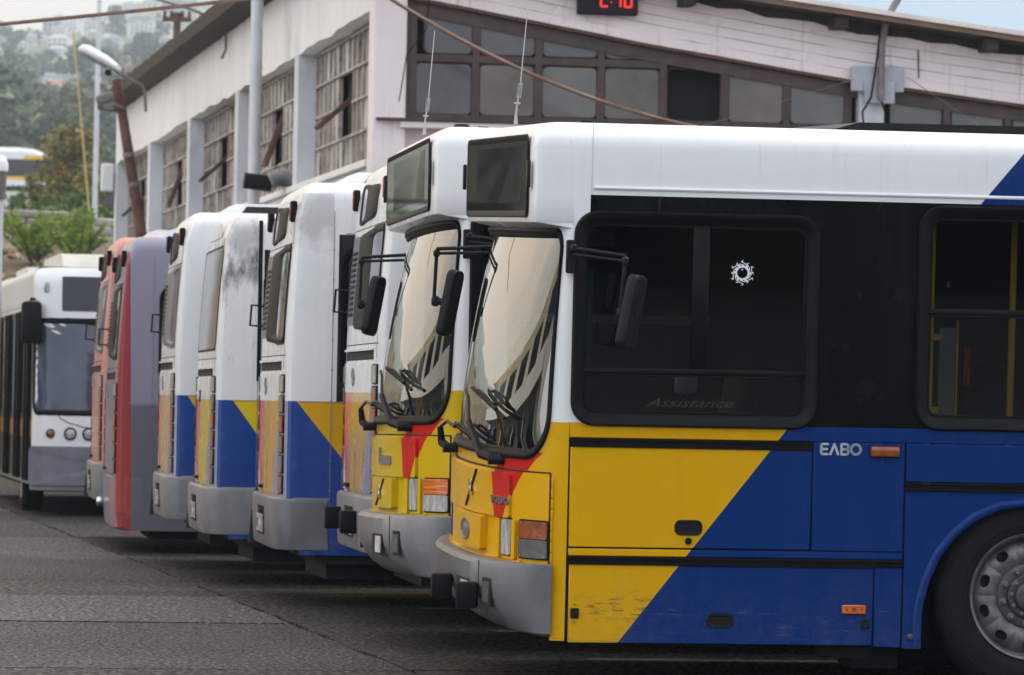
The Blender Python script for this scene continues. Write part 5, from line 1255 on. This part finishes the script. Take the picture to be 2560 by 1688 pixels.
# upper road with its retaining wall and a passing bus
rwm = pm('retaining_wall', (.60, .58, .56), .8, var=.12, scale=.6)
rw = MB().b2((-60, 246, 5), (-21.5, 247, 11.75)).build('retaining_wall', rwm, None, 0, label='white retaining wall below the upper road at the far left', category='wall')
rd = MB().b2((-80, 290, 12.0), (-16, 330, 13.9)).build('upper_road', gt.m, None, 0, kind='structure')
B = []
for k in range(40): x = -27.6+k*.16; B.append(((x, 250.5, 12.0), (.2, .3, .25)))
rn = random.Random(2); hd_ = raw(leaves(B, 1800, .09, rn), 'hedge', LM['pine'], None, label='dark clipped hedge along the top of the white retaining wall', category='hedge')
ub = thing('bus', 'white coach with a dark window band on the upper road at far left', 'bus', TR(-38.9, 299, 13.9))
t = NT('coach_paint'); x, y, z = t.xyz(); c = t.mix(t.mul(t.lt(z, 2.02), t.gt(z, .95)), (.74, .75, .76), (.015, .015, .017)); c = t.mix(t.mul(t.gt(x, 8.4), t.mul(t.lt(z, 2.25), t.gt(z, 2.0))), c, (.75, .42, .02)); c = t.mix(t.mul(t.gt(x, 7.3), t.mul(t.lt(z, .95), t.gt(z, .72))), c, (.75, .42, .02)); t.fin(c, .3, 0, .2)
q = MB(); secs = []
for xx, hh, ww in ((0, 2.6, 1.2), (.1, 2.75, 1.25), (8.0, 2.75, 1.25), (9.0, 2.66, 1.25), (9.8, 2.35, 1.2), (10.35, 1.85, 1.15), (10.6, 1.2, 1.1), (10.6, .6, 1.05)):
    secs.append([(xx, -ww, .3), (xx, -ww, hh-.25), (xx, -ww+.12, hh-.06), (xx, -ww+.4, hh), (xx, ww-.4, hh), (xx, ww-.12, hh-.06), (xx, ww, hh-.25), (xx, ww, .3)])
q.strip(secs); q.poly(secs[0]); q.poly(secs[-1]); q.build('body', t.m, ub, 30)
for k in range(6): MB().b2((.5+1.45*k, -1.262, 1.05), (1.85+1.45*k, -1.252, 1.95)).build('side_window', M['dkglass'], ub, 0)
for xx in (2.2, 8.3): obj_of('wheel', WHEEL['tyre'], ub, (xx, -1.05, .48))
# thin poles
def pole(name, label, cat, p0, p1, r, m_, extra=None):
    q = MB(); q.tube([p0, p1], [r, r*.8], 8); return q.build(name, m_, None, 60, label=label, category=cat)
pole('lamp_pole', 'tall thin pale pole rising behind the depot corner out of the top of the picture', 'pole', (-13.12, 150, 5.6), (-13.10, 150, 15.5), .085, BM['pipe'])
pole('marker_pole', 'thin yellow leaning pole in front of the autumn tree', 'pole', (-10.45, 120, 4.3), (-11.12, 120, 10.5), .022, pm('yellow_pole', (.50, .36, .10), .6))
up_ = thing('utility_pole', 'brown wooden utility pole with crossarm behind the depot roof', 'utility pole', TR(-9.95, 140, 4))
q = MB(); q.tube([(0, 0, 0), (0, 0, 8.62)], [.16, .11], 8); q.build('post', BM['rust'], up_)
q = MB(); q.b2((-.42, -.06, 8.35), (.42, .06, 8.48)); [q.tube([(xx, 0, 8.48), (xx, 0, 8.66)], .05, 6) for xx in (-.36, -.16, .16, .36)]; q.build('crossarm', BM['rust'], up_)
gl_ = thing('globe_lamp', 'small pale globe lamp on a post at the left edge behind the buses', 'lamp', TR(-6.69, 62.5, 0))
q = MB(); q.tube([(.0, 0, 0), (0, 0, 3.95)], .035, 8); q.build('post', BM['pipe'], gl_)
q = MB(); q.lathe([(.001, -.19), (.055, -.15), (.09, -.07), (.088, .02), (.07, .03)], 16, Matrix.Translation((0, 0, 4.35)) @ Matrix.Rotation(R(90), 4, 'X')); q.build('shade', BM['white'], gl_)
q = MB(); q.tube([(0, 0, 3.95), (0, 0, 4.3)], [.06, .07], 12); q.build('lamp_holder', M['cleardk'], gl_)
# houses on the hillside
HM = [pm('house_wall_white', (.62, .61, .60), .8, var=.1, scale=.3), pm('house_wall_cream', (.58, .49, .38), .8, var=.1, scale=.3), pm('house_wall_grey', (.42, .43, .45), .8, var=.1, scale=.3)]
RM = [pm('house_roof_tile', (.34, .14, .09), .8, var=.2, scale=.5), pm('house_roof_flat', (.40, .40, .41), .8, var=.2, scale=.5)]
WIN = pm('house_window', (.06, .07, .08), .3)
def house_kit(kind, wall, roof, wx, wy, h, floors):
    b_ = MB().b2((-wx/2, -wy/2, -6), (wx/2, wy/2, h)).mesh('wall', wall, 0)
    r_ = MB()
    if kind == 'hip': r_.strip([[(-wx/2-.4, -wy/2-.4, h), (wx/2+.4, -wy/2-.4, h), (wx/2+.4, wy/2+.4, h), (-wx/2-.4, wy/2+.4, h)], [(-wx*.2, -.1, h+2.2), (wx*.2, -.1, h+2.2), (wx*.2, .1, h+2.2), (-wx*.2, .1, h+2.2)]], closed=True)
    else: r_.b2((-wx/2-.3, -wy/2-.3, h), (wx/2+.3, wy/2+.3, h+.5)); r_.b2((-wx*.1, -1, h+.5), (wx*.2, 1.5, h+2.6))
    r_ = r_.mesh('roof', roof, 0)
    w_ = []
    nx = max(2, int(wx/3.2))
    for fl in range(floors):
        for k in range(nx): w_.append((-wx/2+wx*(k+.5)/nx, -wy/2-.03, 1.6+3.0*fl))
    wm_ = MB().box((0, 0, 0), (1.4, .06, 1.5)).mesh('window', WIN, 0); sl = MB().b2((-wx/2, -wy/2-1.2, -.1), (wx/2, -wy/2, .1)).mesh('balcony', wall, 0)
    return b_, r_, w_, wm_, sl, floors
KITS = [house_kit('hip', HM[0], RM[0], 11, 9, 6.2, 2), house_kit('flat', HM[0], RM[1], 15, 11, 9.3, 3), house_kit('flat', HM[1], RM[1], 12, 10, 6.4, 2), house_kit('hip', HM[1], RM[0], 10, 9, 3.8, 1), house_kit('flat', HM[2], RM[1], 20, 11, 12.4, 4), house_kit('hip', HM[0], RM[1], 13, 9, 6.2, 2)]
HL = ['white house with red hip roof', 'white flat roofed apartment block', 'cream flat roofed house', 'low cream house with red roof', 'long grey apartment block', 'white house with grey hip roof']
def house(k, x, y, yaw, s_=1.0, label=None):
    b_, r_, w_, wm_, sl, fl = KITS[k]; px = 1280+12000*x/y; side = 'at the left edge' if px < 90 else 'left of the pale pole' if px < 235 else 'right of the pale pole' if px < 330 else 'above the depot roof line'
    band = 'near the ridge' if y > 1750 else 'high on the hazy hillside' if y > 1350 else 'halfway up the hillside' if y > 900 else 'at the hill foot'
    root = thing('house', HL[k]+' '+band+' '+side, 'house', TR(x, y, terr(x, y)+.3, yaw) @ Matrix.Scale(s_, 4), label and 'nearer houses at the hill foot' or 'houses on the hazy hillside')
    obj_of('wall', b_, root); obj_of('roof', r_, root)
    for p in w_: obj_of('window', wm_, root, p)
    for i in range(1, fl): obj_of('balcony', sl, root, (0, 0, 3.0*i))
rn = random.Random(12); placed = []
tries = 0
while len(placed) < 170 and tries < 4000:
    tries += 1; y = rn.choice((rn.uniform(640, 1000), rn.uniform(1150, 2080), rn.uniform(1300, 2080))); az = rn.uniform(-.116, -.052); x = az*y
    if any(abs(x-a) < 6+.002*y and abs(y-b) < 30 for a, b in placed): continue
    if y > 1200 and az > -.058-.0: pass
    placed.append((x, y)); house(rn.choice((0, 1, 1, 2, 4, 5, 5)) if y > 1100 else rn.choice((0, 2, 3, 5)), x, y, rn.uniform(-.5, .5), rn.uniform(.38, .62))
# trees on the hillside: the ones that stand out, then the rest as one far wood
rn = random.Random(77)
far_me = []
for s_ in range(4):
    B = [((rn.uniform(-2.2, 2.2), rn.uniform(-2.2, 2.2), rn.uniform(1.8, 7.5)), (rn.uniform(1.2, 2.2), rn.uniform(1.2, 2.2), rn.uniform(1.0, 2.0))) for _ in range(8)]
    me = bpy.data.meshes.new('crown'); m = leaves(B, 420, .62, rn); me.from_pydata(m.v, [], m.f); me.materials.append(LM['far' if s_ else 'pine']); far_me.append(me)
trunk_me = MB().tube([(0, 0, -2), (0, 0, 5)], [.35, .15], 6).mesh('trunk', BARK)
for k in range(70):
    y = rn.choice((rn.uniform(560, 760), rn.uniform(800, 1250), rn.uniform(1250, 1900))); x = rn.uniform(-.112, -.075)*y; s_ = rn.uniform(.8, 1.7)*(1.0 if y < 1250 else 1.1)
    px = 1280+12000*x/y; side = 'at the left edge' if px < 90 else 'left of the pale pole' if px < 235 else 'right of the pale pole' if px < 330 else 'above the depot roof line'
    band = 'high on the hazy hillside' if y > 1250 else 'halfway up the hillside' if y > 800 else 'at the hill foot'
    root = thing('hillside_tree', ('large ' if s_ > 1.4 else 'small ' if s_ < 1.05 else 'mid sized ')+('bluish dark' if k % 4 == 0 else 'olive green')+' tree '+band+' '+side, 'tree', TR(x, y, terr(x, y)) @ Matrix.Scale(s_, 4) @ Matrix.Rotation(rn.uniform(0, 6), 4, 'Z'), 'trees on the hazy hillside')
    obj_of('crown', far_me[k % 4], root); obj_of('trunk', trunk_me, root)
B = []
for k in range(1500):
    y = rn.uniform(430, 2250) if k % 4 else rn.uniform(430, 800); x = rn.uniform(-.13, -.035)*y
    if any(abs(x-a) < 10 and -30 < b-y < 60 for a, b in placed) and rn.random() < .85: continue
    r_ = rn.uniform(2, 4.6)*(.7 if y < 800 else 1); B.append(((x, y, terr(x, y)+r_*.6), (r_*1.2, r_*1.2, r_)))
raw(leaves(B, 46000, .85, rn), 'far_wood', LM['far'], None, kind='stuff')
# office block beyond the lane on the left: outside the frame, seen in the windscreens
ob = thing('office_building', 'cream office block with a long canopy mirrored in the windscreens of the two front buses', 'building', TR(-26, 40, 0, R(4)))
OW = pm('office_cream', (.78, .72, .60), .7, var=.06, scale=.4)
MB().b2((-8, -14, 0), (0, 34, 5.2)).build('wall', OW, ob, 0)
MB().b2((-9, -15, 5.2), (1.2, 35, 6.0)).build('roof', OW, ob, 0)
MB().b2((0.05, -12, 2.9), (4.0, 32, 3.5)).build('canopy', OW, ob, 0)
colm = MB().b2((3.3, -.16, 0), (3.6, .16, 2.9)).mesh('column', OW, 0); pnm = MB().b2((.02, -2.6, 3.7), (.06, 2.6, 4.9)).mesh('window', M['dkglass'], 0); dpm = MB().b2((.02, -2.6, .3), (.06, 2.6, 2.6)).mesh('window', M['dkglass'], 0)
for k in range(6): obj_of('column', colm, ob, (0, -11+8*k, 0)); obj_of('window', pnm, ob, (0, -9+8*k, 0)); obj_of('window', dpm, ob, (0, -7.5+8*k, 0))
# unseen dark block added behind the camera: it darkens what the bus sides mirror
wk = thing('dark_reflection_block', 'unseen dark block added behind the camera, mirrored in the nearest bus side windows', 'building', TR(0, -16, 0))
WB = pm('dark_block_brown', (.06, .05, .045), .9, var=.4, scale=2)
MB().b2((-30, -8, 0), (38, 0, 4.8)).build('wall', WB, wk, 0); MB().b2((-31, -9, 4.8), (39, 1.2, 5.2)).build('roof', WB, wk, 0)
for k in range(9): MB().b2((-27+7.4*k, -.05, 0), (-22.5+7.4*k, .06, 4.0)).build('dark_panel', M['plastic'], wk, 0)
# the air between here and the hill
hz = MB().b2((-1400, -310, -1.2), (1400, 2420, 215)); 
hm = bpy.data.materials.new('haze_air'); hm.use_nodes = True; hn = hm.node_tree.nodes; hn.remove(hn['Principled BSDF']); pv = hn.new('ShaderNodeVolumePrincipled'); pv.inputs['Color'].default_value = (.74, .88, 1.0, 1); pv.inputs['Density'].default_value = 0.00021; pv.inputs['Anisotropy'].default_value = 0.2
hm.node_tree.links.new(pv.outputs[0], hn['Material Output'].inputs['Volume'])
if HAZE: hz.build('haze', hm, None, 0, kind='stuff')
